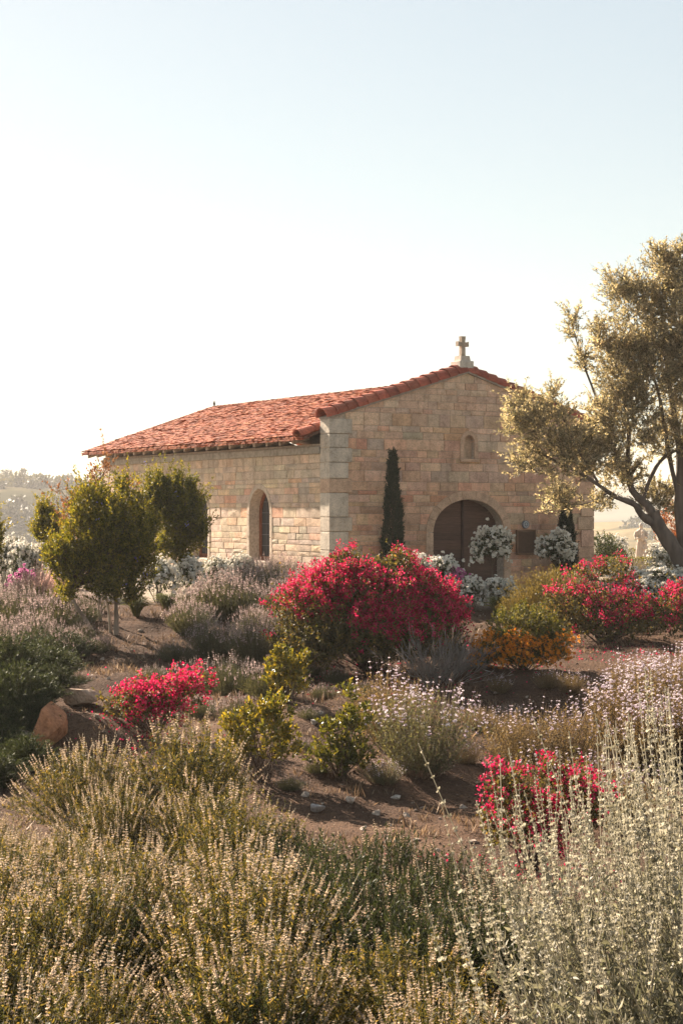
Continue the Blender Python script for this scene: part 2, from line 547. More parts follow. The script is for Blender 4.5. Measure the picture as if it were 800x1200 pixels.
DOOR = Arch(3.90, 1.035, 0.0, 1.30, 0.78)
NICHE = Arch(3.90, 0.155, 3.06, 3.45, 0.18)
WINS = [Arch(3.40, 0.53, 0.58, 1.72, 0.63), Arch(6.75, 0.53, 0.58, 1.72, 0.63)]

def courses(rng, z0, z1, fixed, hs):
    out = [z0]
    fx = sorted([f for f in fixed if z0 < f < z1] + [z1])
    for f in fx:
        a = out[-1]; n = 0
        while f - out[-1] > 0.40:
            out.append(out[-1] + rng.choice(hs))
        rem = f - out[-1]
        if rem > 0.30:
            out.append(out[-1] + rem * rng.choice([.4, .55, .62]))
        elif rem < 0.09 and out[-1] > a + 1e-6:
            out.pop()
        out.append(f)
    return out

def lay_stones(rng, x0, x1, zs, holes, wmin, wmax, clips=()):
    """list of 2-D stone outlines; holes = [(arch, band)]"""
    res = []
    for z0, z1 in zip(zs[:-1], zs[1:]):
        segs = []
        cur = (x0, None)
        hs = []
        for h, g in holes:
            ztop = h.top(g) if h.rise > 0 else h.zs
            if h.z0 < z1 - 1e-4 and ztop > z0 + 1e-4:
                hs.append((h.c, h, g))
        for c, h, g in sorted(hs, key=lambda t: t[0]):
            if h.rise > 0:
                tz = min(z1, h.top(g))
                zz = [z0 + (tz - z0) * k / 6 for k in range(7)]
                prof = [(max(h.half(min(z, h.top(g) - 1e-5), g), 0.0), z) for z in zz]
                if tz < z1 - 1e-5:
                    prof[-1] = (0.0, tz)
                    prof.append((0.0, z1))
            else:
                prof = [(h.hw + g, z0), (h.hw + g, z1)]
            segs.append((cur, (c, prof)))
            cur = (None, (c, prof))
        segs.append((cur, (x1, None)))
        for a, b in segs:
            la = a[0] if a[0] is not None else a[1][0] + max(p[0] for p in a[1][1])
            lb = b[0] if b[1] is None else b[0] - max(p[0] for p in b[1])
            cuts = [la]
            tall = z1 - z0
            while lb - cuts[-1] > wmax:
                w = rng.uniform(wmin, wmax) * (0.8 + 0.9 * tall)
                cuts.append(cuts[-1] + w)
            if lb - cuts[-1] < wmin * 0.45 and len(cuts) > 1:
                cuts.pop()
            cuts.append(lb)
            for k in range(len(cuts) - 1):
                left = [(cuts[k], z0), (cuts[k], z1)]
                right = [(cuts[k + 1], z0), (cuts[k + 1], z1)]
                if k == 0 and a[0] is None:
                    c, prof = a[1]
                    left = [(c + w, z) for w, z in prof]
                if k == len(cuts) - 2 and b[1] is not None:
                    right = [(b[0] - w, z) for w, z in b[1]]
                poly = right + left[::-1]
                for cl in clips:
                    if poly:
                        poly = clip_half(poly, *cl)
                if len(poly) > 2 and area(poly) > 0.004:
                    res.append(poly)
    return res

def stone_vf(poly, rng, to3, gap=0.005, depth=0.05, proud=0.0, bev=0.006):
    """prism with worn edges; to3(x, z, d) maps into the chapel, d is outward"""
    cx = sum(p[0] for p in poly) / len(poly); cz = sum(p[1] for p in poly) / len(poly)
    def inset(g):
        o = []
        for x, z in poly:
            dx, dz = x - cx, z - cz
            o.append((x - math.copysign(min(g, abs(dx) * .5), dx) if abs(dx) > 1e-6 else x,
                      z - math.copysign(min(g, abs(dz) * .5), dz) if abs(dz) > 1e-6 else z))
        return o
    a = inset(gap); b = inset(gap + bev)
    n = len(poly)
    tx, tz = rng.normal(0, .010), rng.normal(0, .012)
    v = [to3(x, z, -depth) for x, z in a]
    v += [to3(x, z, proud - bev * .8 + rng.normal(0, .0015)) for x, z in a]
    v += [to3(x, z, proud + (x - cx) * tx + (z - cz) * tz + rng.normal(0, .002)) for x, z in b]
    v.append(to3(cx, cz, proud + abs(rng.normal(0, .006))))
    f = []
    for k in range(n):
        j = (k + 1) % n
        f.append((k, j, n + j, n + k)); f.append((n + k, n + j, 2 * n + j, 2 * n + k)); f.append((2 * n + k, 2 * n + j, 3 * n))
    return v, f

# cores of the walls, with their openings
def wall_core(name, outer, holes, to3, thick, parent, mat):
    loops = [outer] + holes
    pts = [p for lp in loops for p in lp]
    tris = tessellate_polygon([[Vector((p[0], p[1], 0)) for p in lp] for lp in loops])
    n = len(pts)
    v = [to3(x, z, 0) for x, z in pts] + [to3(x, z, -thick) for x, z in pts]
    f = [tuple(t) for t in tris] + [tuple(i + n for i in t[::-1]) for t in tris]
    o = 0
    for lp in loops:
        k = len(lp)
        for i in range(k):
            j = (i + 1) % k
            f.append((o + i, o + j, n + o + j, n + o + i))
        o += k
    return link(name, poly_mesh(name, v, f, mat), parent)

def f3(x, z, d):          # facade: outward is -y
    return (x, 0.035 - d, z)
def s3(y, z, d):          # side wall: outward is -x
    return (0.035 - d, y, z)

SL = (APEX - EAVE) / HC
gable = [(0, -0.5)] + [(DOOR.c - DOOR.hw, -0.5)] + DOOR.loop(zb=-0.02)[0:] + [(DOOR.c + DOOR.hw, -0.5), (W, -0.5), (W, EAVE), (HC, APEX), (0, EAVE)]
facade = wall_core('facade_wall', gable, [NICHE.loop(zb=NICHE.z0)], f3, 0.36, chapel, M_MORTAR)
side = wall_core('side_wall', [(0.395, -0.9), (LEN, -0.9), (LEN, WALL_TOP), (0.395, WALL_TOP)], [w.loop() for w in WINS], s3, 0.34, chapel, M_MORTAR)
v, f = box_vf(W - 0.36, W - 0.03, 0.40, LEN - .37, -0.9, WALL_TOP)
link('far_side_wall', poly_mesh('far_side_wall', v, f, M_MORTAR), chapel)
v = [(0.04, LEN - .36, -.9), (W - .04, LEN - .36, -.9), (W - .04, LEN - .36, WALL_TOP), (HC, LEN - .36, 4.72), (.04, LEN - .36, WALL_TOP)]
v += [(a, LEN - 0.004, c) for a, b, c in v]
f = [(4, 3, 2, 1, 0), (5, 6, 7, 8, 9)] + [(k, (k + 1) % 5, 5 + (k + 1) % 5, 5 + k) for k in range(5)]
link('back_wall', poly_mesh('back_wall', v, f, M_MORTAR), chapel)

rng = np.random.default_rng(11)
pieces = []       # (area, parent, name, verts, faces, colour)
QH = [(-.5, .12), (.12, .62), (.62, .90), (.90, 1.33), (1.33, 1.66), (1.66, 2.22), (2.22, 2.55), (2.55, 2.92), (2.92, 3.26), (3.26, 3.58), (3.58, 3.93)]
# facade stones
fz = courses(rng, -0.1, APEX, [3.06, 3.80, 4.10, 4.40], [.10, .12, .14, .17, .21, .26])
gab = [(-SL, 1, EAVE), (SL, 1, EAVE + SL * W)]
for poly in lay_stones(rng, 0.44, W - 0.34, fz, [(DOOR, 0.12), (NICHE, 0.06)], .27, .66, gab):
    v, f = stone_vf(poly, rng, f3, depth=0.0, proud=rng.uniform(.010, .022))
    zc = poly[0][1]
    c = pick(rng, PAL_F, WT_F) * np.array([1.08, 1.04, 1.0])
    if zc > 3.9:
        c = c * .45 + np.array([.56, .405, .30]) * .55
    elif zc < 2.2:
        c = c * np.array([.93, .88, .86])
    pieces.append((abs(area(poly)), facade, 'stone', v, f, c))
# side wall stones
SILL = [Arch(w.c, 0.70, 0.41, 0.58, 0) for w in WINS]
sz = courses(rng, -0.5, 3.13, [0.41, 0.58], [.11, .13, .16, .2, .25])
for poly in lay_stones(rng, 0.44, LEN - 0.02, sz, [(w, 0.06) for w in WINS] + [(s, 0.0) for s in SILL], .28, .72):
    v, f = stone_vf(poly, rng, s3, depth=0.0, proud=rng.uniform(.010, .022))
    f = [t[::-1] for t in f]
    c = pick(rng, PAL_S, WT_S)
    if poly[0][1] > 2.55:
        c = c * .6 + np.array([.46, .39, .305]) * .4
    pieces.append((abs(area(poly)), side, 'stone', v, f, c))
pieces.sort(key=lambda t: -t[0])
rest = {}
for k, (ar, par, nm, v, f, c) in enumerate(pieces):
    if k < 300:
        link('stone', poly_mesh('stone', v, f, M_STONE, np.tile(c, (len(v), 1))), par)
    else:
        r = rest.setdefault(par.name, [par, [], [], []])
        o = len(r[1])
        r[1] += v; r[2] += [tuple(i + o for i in t) for t in f]; r[3] += [c] * len(v)
for par, v, f, c in rest.values():
    o = link('small_stone', poly_mesh('small_stone', v, f, M_STONE, c), par); o['kind'] = 'stuff'
# quoins at the two front corners
for k, (z0, z1) in enumerate(QH):
    g = .006
    long = .60 if k % 2 == 0 else .50
    cl = np.array([.55, .485, .395]) if k in (3, 5, 7, 8, 9, 10) else np.array([.54, .38, .265])
    if k == 4 or k == 2:
        cl = np.array([.50, .43, .345])
    v, f = box_vf(-.012, long, -.016 - rng.uniform(0, .008), .415, z0 + g, z1 - g, .012)
    link('quoin', poly_mesh('quoin', v, f, M_STONE, np.tile(cl * rng.uniform(.93, 1.06), (len(v), 1))), facade)
    cr = pick(rng, PAL_F, WT_F) * .5 + np.array([.47, .32, .22]) * .5
    v, f = box_vf(W - (long - .1), W + .012, -.016 - rng.uniform(0, .008), .415, z0 + g, z1 - g, .012)
    link('quoin', poly_mesh('quoin', v, f, M_STONE, np.tile(cr, (len(v), 1))), facade)

def ring_stones(arch, g0, g1, n, to3, par, name, colf, d0, d1, flip=False, jamb=(), zb=None):
    """wedge stones round an arch head, then jamb stones down both sides"""
    def pt(a, g):
        return (arch.c + (arch.hw + g) * math.cos(a), arch.zs + (arch.rise + g) * math.sin(a))
    polys = []
    for k in range(n):
        a0 = math.pi * k / n; a1 = math.pi * (k + 1) / n
        aa = [a0 + (a1 - a0) * t / 3 for t in range(4)]
        polys.append([pt(a, g1) for a in aa] + [pt(a, g0) for a in aa[::-1]])
    for s in (-1, 1):
        for j0, j1 in jamb:
            x0, x1 = arch.c + s * (arch.hw + g0), arch.c + s * (arch.hw + g1)
            x0, x1 = min(x0, x1), max(x0, x1)
            polys.append([(x0, j0), (x1, j0), (x1, j1), (x0, j1)])
    for p in polys:
        m = len(p); cx = sum(q[0] for q in p) / m; cz = sum(q[1] for q in p) / m
        b = [(x + (cx - x) * .025, z + (cz - z) * .025) for x, z in p]
        v = [to3(x, z, d1) for x, z in b] + [to3(x, z, d0) for x, z in b]
        f = [tuple(range(m)), tuple(range(2 * m - 1, m - 1, -1))] + [(k, (k + 1) % m, m + (k + 1) % m, m + k) for k in range(m)]
        if flip:
            f = [t[::-1] for t in f]
        c = colf()
        link(name, poly_mesh(name, v, f, M_STONE, np.tile(c, (len(v), 1))), par)

warm = lambda: np.array([.56, .39, .275]) * rng.uniform(.88, 1.07)
pale = lambda: np.array([.50, .41, .32]) * rng.uniform(.92, 1.06)
ring_stones(DOOR, 0.0, 0.21, 9, f3, facade, 'voussoir', warm, -.33, .042, jamb=[(.86, 1.29), (.42, .85), (-.1, .41)])
ring_stones(NICHE, 0.0, 0.105, 3, f3, facade, 'niche_surround', warm, -.2, .046, jamb=[(3.065, 3.445)])
v, f = box_vf(NICHE.c - .27, NICHE.c + .27, -.05, .02, 2.985, 3.058, .008)
link('niche_sill', poly_mesh('niche_sill', v, f, M_STONE, np.tile(warm(), (len(v), 1))), facade)
v, f = box_vf(NICHE.c - .2, NICHE.c + .2, .13, .17, 3.02, 3.66)
link('niche_back', poly_mesh('niche_back', v, f, M_STONE, np.tile(np.array([.56, .41, .29]), (len(v), 1))), facade)

# windows of the side wall
M_FRAME = plain_mat('red_brown_window_wood', (0.20, 0.070, 0.035), rough=0.55, noise=0.3, scale=20)
M_LEAD = plain_mat('window_lead', (0.10, 0.10, 0.11), rough=0.5, metal=0.3, noise=0.1)
def glass_mat():
    m, nt, N, L, out = new_mat('leaded_glass')
    p = N.new('ShaderNodeBsdfPrincipled')
    p.inputs['Base Color'].default_value = (0.045, 0.05, 0.055, 1)
    p.inputs['Roughness'].default_value = 0.12
    p.inputs['Specular IOR Level'].default_value = 0.6
    nz = N.new('ShaderNodeTexNoise'); nz.inputs['Scale'].default_value = 7
    tc = N.new('ShaderNodeTexCoord'); L.new(tc.outputs['Object'], nz.inputs['Vector'])
    b = N.new('ShaderNodeBump'); b.inputs['Strength'].default_value = 0.25; b.inputs['Distance'].default_value = 0.02
    L.new(nz.outputs[0], b.inputs['Height']); L.new(b.outputs[0], p.inputs['Normal'])
    L.new(p.outputs[0], out.inputs['Surface'])
    return m
M_GLASS = glass_mat()
for w in WINS:
    wp = None
    # stone band round the opening and the plastered reveal inside it
    ring_stones(w, 0.0, 0.12, 7, s3, side, 'window_surround', pale, -.32, .030, flip=True, jamb=[(1.16, 1.715), (.585, 1.155)])
    v, f = box_vf(-.085, .30, w.c - .69, w.c + .69, .415, .575, .014)
    link('sill', poly_mesh('sill', v, f, M_STONE, np.tile(np.array([.50, .43, .35]), (len(v), 1))), side)
    outer = [(p[0], p[1]) for p in w.loop(g=.004)]; g = -.085
    inner = [(w.c - w.hw - g, w.z0 + .10)] + w.loop(g)[1:-1] + [(w.c + w.hw + g, w.z0 + .10)]
    n = len(outer)
    v = [s3(a, b, -.255) for a, b in outer] + [s3(a, b, -.255) for a, b in inner] + [s3(a, b, -.315) for a, b in outer] + [s3(a, b, -.315) for a, b in inner]
    f = []
    for k in range(n):
        j = (k + 1) % n
        f += [(k, n + k, n + j, j), (2 * n + k, 2 * n + j, 3 * n + j, 3 * n + k), (n + k, 3 * n + k, 3 * n + j, n + j), (k, j, 2 * n + j, 2 * n + k)]
    wp = link('window', poly_mesh('window_frame', v, f, M_FRAME), chapel)
    v = [s3(a, b, -.295) for a, b in inner]
    link('pane', poly_mesh('pane', v, [tuple(range(len(v)))[::-1]], M_GLASS), wp)
    for z in (.95, 1.22, 1.49, 1.76, 2.03):
        h = w.half(z, g)
        v, f = box_vf(.035 + .286, .035 + .293, w.c - h, w.c + h, z - .008, z + .008)
        link('lead_bar', poly_mesh('lead_bar', v, f, M_LEAD), wp)
    for dy in (-.2, .0, .2):
        zt = w.zs + (w.rise + g) * math.sqrt(1 - (dy / (w.hw + g)) ** 2)
        v, f = box_vf(.035 + .2845, .035 + .2855, w.c + dy - .008, w.c + dy + .008, .68, zt)
        link('lead_bar', poly_mesh('lead_bar', v, f, M_LEAD), wp)

# door: two leaves of wide old planks with an iron centre post
def wood_mat(name, c1, c2):
    m, nt, N, L, out = new_mat(name)
    tc = N.new('ShaderNodeTexCoord')
    oi = N.new('ShaderNodeAttribute'); oi.attribute_name = 'col'
    mp = N.new('ShaderNodeMapping'); mp.inputs['Scale'].default_value = (1.2, 6, 16)
    L.new(tc.outputs['Object'], mp.inputs[0])
    nz = N.new('ShaderNodeTexNoise'); nz.inputs['Scale'].default_value = 3.0; nz.inputs['Detail'].default_value = 9; nz.inputs['Roughness'].default_value = 0.7
    L.new(mp.outputs[0], nz.inputs['Vector'])
    r = ramp(N, [(0.3, c1), (0.7, c2)])
    L.new(nz.outputs[0], r.inputs[0])
    mx = N.new('ShaderNodeMix'); mx.data_type = 'RGBA'; mx.blend_type = 'MULTIPLY'; mx.inputs[0].default_value = 1
    L.new(r.outputs[0], mx.inputs[6]); L.new(oi.outputs['Color'], mx.inputs[7])
    p = N.new('ShaderNodeBsdfPrincipled'); p.inputs['Roughness'].default_value = 0.8
    L.new(mx.outputs[2], p.inputs['Base Color'])
    b = N.new('ShaderNodeBump'); b.inputs['Strength'].default_value = 0.7; b.inputs['Distance'].default_value = 0.02
    L.new(nz.outputs[0], b.inputs['Height']); L.new(b.outputs[0], p.inputs['Normal'])
    L.new(p.outputs[0], out.inputs['Surface'])
    return m
M_WOOD = wood_mat('old_door_planks', (0.050, 0.024, 0.016), (0.155, 0.080, 0.052))
DD = 0.30          # how far the door stands back
for s in (-1, 1):
    leaf_v, leaf_f = box_vf(min(DOOR.c, DOOR.c + s * 1.06), max(DOOR.c, DOOR.c + s * 1.06), DD + .035, DD + .06, -.1, 2.09)
    door = link('door_leaf', poly_mesh('door_leaf', leaf_v, leaf_f, M_WOOD, np.tile([.5, .5, .5], (8, 1))), chapel)
    z = 0.0
    while z < 2.05:
        h = min(rng.choice([.12, .17, .2, .23]), 2.085 - z)
        if 2.085 - z - h < .07:
            h = 2.085 - z
        za, zb = z + .004, z + h - .004
        ha = min(DOOR.half(za, .02) or .02, 1.05); hb = DOOR.half(min(zb, DOOR.top(.02) - 1e-4), .02)
        x0 = .035
        d = rng.uniform(0, .012)
        mid = DOOR.half((za + zb) / 2, .02)
        prof = [(ha, za), (max(mid, .05), (za + zb) / 2), (max(hb, .045), zb)]
        poly = [(x0, za)] + prof + [(x0, zb)]
        pv = [(DOOR.c + s * a, DD - d, b) for a, b in poly] + [(DOOR.c + s * a, DD + .034, b) for a, b in poly]
        m = len(poly)
        pf = [tuple(range(m)), tuple(range(2 * m - 1, m - 1, -1))] + [(k, (k + 1) % m, m + (k + 1) % m, m + k) for k in range(m)]
        if s < 0:
            pf = [t[::-1] for t in pf]
        cc = rng.uniform(.7, 1.15)
        link('plank', poly_mesh('plank', pv, pf, M_WOOD, np.tile([cc * 1.0, cc * .97, cc * .95], (len(pv), 1))), door)
        z += h
M_IRON = plain_mat('rusty_dark_iron', (0.055, 0.028, 0.022), rough=0.6, metal=0.2, noise=0.35)
v, f = box_vf(DOOR.c - .032, DOOR.c + .032, DD - .05, DD + .06, -.1, 2.09, .006)
link('centre_post', poly_mesh('centre_post', v, f, M_IRON), chapel)

# bronze plaque and small round tile
M_BRONZE = plain_mat('dark_bronze', (0.060, 0.034, 0.022), rough=0.45, metal=0.55, noise=0.25, scale=30)
M_BFRAME = plain_mat('bronze_rim', (0.13, 0.075, 0.045), rough=0.45, metal=0.5, noise=0.2)
v, f = box_vf(5.31, 5.85, -.045, 0.0, .755, 1.32, .006)
pl = link('plaque', poly_mesh('plaque', v, f, M_BRONZE), chapel)
fr = []
for a, b, c, d in ((5.285, 5.875, 1.30, 1.345), (5.285, 5.875, .73, .775), (5.285, 5.325, .776, 1.299), (5.835, 5.875, .776, 1.299)):
    v, f = box_vf(a, b, -.062, -.01, c, d, .006)
    link('plaque_rim', poly_mesh('plaque_rim', v, f, M_BFRAME), pl)
M_BLUE = plain_mat('blue_glazed_tile', (0.11, 0.125, 0.16), rough=0.45, noise=0.35, scale=40, spec=0.5)
M_GREY = plain_mat('grey_glazed_tile', (0.34, 0.36, 0.38), rough=0.3, noise=0.25, scale=40, spec=0.5)
def disc(r0, r1, y0, y1, n=24):
    v = []; f = []
    for r, y in ((r1, y1), (r1, y0), (r0, y0)):
        v += [(5.575 + r * math.cos(2 * math.pi * k / n), y, 1.475 + r * math.sin(2 * math.pi * k / n)) for k in range(n)]
    for a in (0, 1):
        f += [(a * n + k, a * n + (k + 1) % n, (a + 1) * n + (k + 1) % n, (a + 1) * n + k) for k in range(n)]
    if r0 < .001:
        f[-n:] = []
        f.append(tuple(range(n, 2 * n)))
    return v, f
md = link('wall_medallion', poly_mesh('wall_medallion', *disc(.0, .100, -.040, 0.0), M_BLUE), chapel)
link('medallion_ring', poly_mesh('medallion_ring', *disc(.055, .080, -.048, -.039), M_GREY), md)
link('medallion_centre', poly_mesh('medallion_centre', *disc(.0, .028, -.049, -.039), M_GREY), md)

# roof: battens of uneven hand-made clay tiles
EO = 0.42                                   # eave overhang
RZ0, RZ1 = 3.525, 4.99                       # eave and ridge height
RS = (RZ1 - RZ0) / (HC + EO)
RA = math.atan(RS)
Y0R, Y1R = 0.43, LEN + 0.42
v = []
for y in (Y0R, Y1R):
    for x in (-EO, HC, W + EO):
        z = RZ1 if x == HC else RZ0
        v += [(x, y, z - .06), (x, y, z - .005)]
f = [(0, 2, 8, 6), (2, 4, 10, 8), (1, 7, 9, 3), (3, 9, 11, 5), (0, 6, 7, 1), (4, 5, 11, 10), (0, 1, 3, 2), (2, 3, 5, 4), (6, 8, 9, 7), (8, 10, 11, 9)]
M_SOFFIT = plain_mat('eave_boards', (0.115, 0.062, 0.042), rough=0.85, noise=0.35)
roof = link('roof', poly_mesh('roof', v, f, M_SOFFIT), chapel)
TPAL = np.array([.66, .46, .30]) * np.array([[.46, .150, .060], [.42, .125, .052], [.52, .195, .085], [.36, .105, .045], [.55, .26, .14], [.31, .10, .05], [.48, .165, .068]])
tv, tf, tcol = [], [], []
slope_len = math.hypot(HC + EO, RZ1 - RZ0)
for sgn in (1, -1):
    rows = int(slope_len / 0.102) + 1
    for r in range(rows):
        s0 = r * 0.102 - .02
        y = Y0R - rng.uniform(0, .1)
        while y < Y1R + .03:
            w = rng.uniform(.10, .18)
            y1 = min(y + w - .004, Y1R + .04)
            y0_ = max(y, Y0R + .005)
            if y1 - y0_ > .03:
                sa = s0 + rng.normal(0, .014) - (rng.uniform(0, .03) if r == 0 else 0)
                sb = sa + .25
                lift = .026 + abs(rng.normal(0, .004)) + (.010 if rng.random() < .06 else 0)
                th = rng.uniform(.014, .024)
                tw = rng.normal(0, .004)
                P = []
                for ss, ll in ((sa, lift), (min(sb, slope_len + .03), .006)):
                    for yy, t2 in ((y0_, tw), (y1, -tw)):
                        for up in (0, th):
                            d = ll + up + t2
                            x = -EO + ss * math.cos(RA) - d * math.sin(RA)
                            z = RZ0 + ss * math.sin(RA) + d * math.cos(RA)
                            P.append((x if sgn > 0 else W - x, yy, z))
                o = len(tv); tv += P
                q = [(1, 3, 7, 5), (0, 1, 5, 4), (2, 6, 7, 3), (0, 2, 3, 1), (4, 5, 7, 6)]
                tf += [tuple(o + i for i in (t if sgn < 0 else t[::-1])) for t in q]
                c = TPAL[rng.integers(len(TPAL))] * rng.uniform(.8, 1.12)
                tcol += [c] * 8
            y += w
    # doubled thick course along the eave and along the open verge
    y = Y0R + .01
    while y < Y1R:
        w = rng.uniform(.14, .24); y1 = min(y + w - .008, Y1R + .03)
        for layer in (0, 1):
            o = len(tv)
            x0 = -EO - .035 - rng.uniform(0, .02); z0 = RZ0 - .085 + layer * .045 + rng.normal(0, .004)
            x1 = -EO + .22
            vv, ff = box_vf(x0, x1, y, y1, z0, z0 + .036)
            vv = [((a if sgn > 0 else W - a), b, c + (a - x0) * RS) for a, b, c in vv]
            tv += vv; tf += [tuple(o + i for i in t) for t in ff]
            tcol += [TPAL[rng.integers(len(TPAL))] * rng.uniform(.7, 1.0)] * 8
        y += w
    s = 0.0
    while s < slope_len - .05:
        w = rng.uniform(.16, .24)
        for layer in (0, 1):
            o = len(tv)
            vv = []
            for ss in (s, min(s + w - .006, slope_len)):
                for yy in (Y1R - .2, Y1R + .045 + rng.uniform(0, .012)):
                    for d in (-.075 + layer * .04, -.042 + layer * .04):
                        x = -EO + ss * math.cos(RA) - d * math.sin(RA); z = RZ0 + ss * math.sin(RA) + d * math.cos(RA)
                        vv.append((x if sgn > 0 else W - x, yy, z))
            tv += vv
            tf += [tuple(o + i for i in t) for t in [(0, 1, 3, 2), (4, 6, 7, 5), (0, 4, 5, 1), (2, 3, 7, 6), (0, 2, 6, 4), (1, 5, 7, 3)]]
            tcol += [TPAL[rng.integers(len(TPAL))] * rng.uniform(.7, 1.0)] * 8
        s += w
o = link('roof_tiles', poly_mesh('roof_tiles', tv, tf, M_TILE, tcol), roof); o['kind'] = 'stuff'

def barrel(p0, p1, r0, r1, up, n=9, th=.022, squash=1.0):
    """half-round tile from p0 (wide end) to p1"""
    p0 = np.array(p0, float); p1 = np.array(p1, float)
    ax = nrm(p1 - p0); sd = nrm(np.cross(ax, np.array(up, float))); u = np.cross(sd, ax)
    v = []; f = []
    for p, r in ((p0, r0), (p1, r1)):
        for rr in (r, r - th):
            for k in range(n):
                a = math.pi * k / (n - 1)
                v.append(tuple(p + sd * math.cos(a) * rr + u * math.sin(a) * rr * squash))
    for k in range(n - 1):
        f += [(k, k + 1, 2 * n + k + 1, 2 * n + k), (n + k, 3 * n + k, 3 * n + k + 1, n + k + 1), (k, n + k, n + k + 1, k + 1), (2 * n + k, 2 * n + k + 1, 3 * n + k + 1, 3 * n + k)]
    for k in (0, n - 1):
        f.append((k, n + k, 3 * n + k, 2 * n + k))
    return v, f
# coping on the gable: mortar bed and overlapping barrel tiles
M_BED = plain_mat('grey_mortar_bed', (0.30, 0.255, 0.21), rough=0.95, noise=0.25)
for s in (-1, 1):
    xa = HC - s * (HC + .03); xb = HC
    v = [(xa, -.035, EAVE - .01), (xb, -.035, APEX - .001), (xb, -.035, APEX + .05), (xa, -.035, EAVE + .042)]
    v += [(a, .43, c) for a, b, c in v]
    f = [(0, 1, 2, 3), (4, 7, 6, 5), (0, 4, 5, 1), (3, 2, 6, 7), (0, 3, 7, 4), (1, 5, 6, 2)]
    coping = link('coping', poly_mesh('coping', v, f, M_BED), chapel)
    nt_ = 14
    L_ = HC + .10
    for k in range(nt_):
        a = -.10 + L_ * k / nt_; b = -.10 + L_ * (k + 1) / nt_ + .06
        jit = rng.normal(0, .008)
        p0 = (HC - s * (HC - a), .195 + jit, EAVE + .040 + a * SL + .012)
        p1 = (HC - s * (HC - min(b, HC + .02)), .195 + rng.normal(0, .008), EAVE + .040 + min(b, HC + .02) * SL - .006)
        v, f = barrel(p0, p1, .268, .228, (0, 0, 1), squash=.88)
        c = np.array([.36, .098, .056]) * rng.uniform(.62, 1.12) * (1 + rng.normal(0, .04, 3))
        link('coping_tile', poly_mesh('coping_tile', v, f, M_TILE, np.tile(c, (len(v), 1)), smooth=False), coping)
# barrel tiles closing the front edge of the roof against the parapet
for k in range(5):
    a = -.50 + k * .40
    z = RZ0 + (a + EO) * RS + .015
    v, f = barrel((a, .62, z + .02), (a + .46, .62, z + .46 * RS), .20, .175, (0, 0, 1), squash=.85)
    link('verge_tile', poly_mesh('verge_tile', v, f, M_TILE, np.tile(np.array([.42, .115, .065]) * rng.uniform(.8, 1.1), (len(v), 1))), roof)
# frieze board and rafter tails
M_FRIEZE = plain_mat('weathered_grey_beam', (0.30, 0.27, 0.225), rough=0.9, noise=0.3, scale=8)
v, f = box_vf(-.035, .34, .42, LEN - .01, 3.135, 3.30, .008)
link('wall_plate', poly_mesh('wall_plate', v, f, M_FRIEZE), chapel)
M_RAFT = plain_mat('grey_rafter', (0.33, 0.26, 0.20), rough=0.9, noise=0.3)
k = 0
y = 1.05
while y < LEN + .2:
    xo = -EO + .05
    zz = lambda x: RZ0 - .075 + (x + EO) * RS
    v = [(xo, y - .05, zz(xo) - .115), (.05, y - .05, zz(.05) - .13), (.05, y - .05, zz(.05) - .004), (xo, y - .05, zz(xo) - .004)]
    v += [(a, y + .05, c) for a, b, c in v]
    f = [(0, 1, 2, 3), (4, 7, 6, 5), (0, 4, 5, 1), (3, 2, 6, 7), (0, 3, 7, 4), (1, 5, 6, 2)]
    link('rafter_tail', poly_mesh('rafter_tail', v, f, M_RAFT), roof)
    y += .64
# gable cross
cv = HC - .02; cy = .20
M_CROSS = M_STONE
ct = np.array([.40, .33, .255])
def cross_piece(name, v, f, par, c=ct):
    return link(name, poly_mesh(name, v, f, M_STONE, np.tile(c, (len(v), 1))), par)
v, f = box_vf(cv - .20, cv + .20, cy - .20, cy + .20, 5.16, 5.42, .012)
cb = cross_piece('cross', v, f, chapel, np.array([.52, .47, .40]))
v = []
for zz_, r in ((5.421, .145), (5.545, .125)):
    v += [(cv - r, cy - r, zz_), (cv + r, cy - r, zz_), (cv + r, cy + r, zz_), (cv - r, cy + r, zz_)]
f = [(3, 2, 1, 0), (4, 5, 6, 7)] + [(k, (k + 1) % 4, 4 + (k + 1) % 4, 4 + k) for k in range(4)]
cross_piece('pedestal', v, f, cb, np.array([.47, .40, .33]))
H = [(-.058, 5.546), (.058, 5.546), (.050, 5.795), (.155, 5.775), (.155, 5.895), (.048, 5.872), (.062, 6.02), (-.062, 6.02), (-.048, 5.872), (-.155, 5.895), (-.155, 5.775), (-.050, 5.795)]
n = len(H)
v = [(cv + a, cy - .055, b) for a, b in H] + [(cv + a, cy + .055, b) for a, b in H]
f = [tuple(range(n)), tuple(range(2 * n - 1, n - 1, -1))] + [(k, n + k, n + (k + 1) % n, (k + 1) % n) for k in range(n)]
cross_piece('cross_shaft', v, f, cb)
# small dark finial at the far end of the ridge
v = []
fin = [(.035, 4.99), (.02, 5.05), (.045, 5.09), (.03, 5.13), (.006, 5.20)]
for r, zz_ in fin:
    v += [(HC + r * math.cos(a), Y1R - .05 + r * math.sin(a), zz_) for a in np.arange(6) * math.pi / 3]
f = [(6 * j + k, 6 * j + (k + 1) % 6, 6 * j + 6 + (k + 1) % 6, 6 * j + 6 + k) for j in range(4) for k in range(6)] + [tuple(range(24, 30))]
link('ridge_finial', poly_mesh('ridge_finial', v, f, M_IRON), roof)
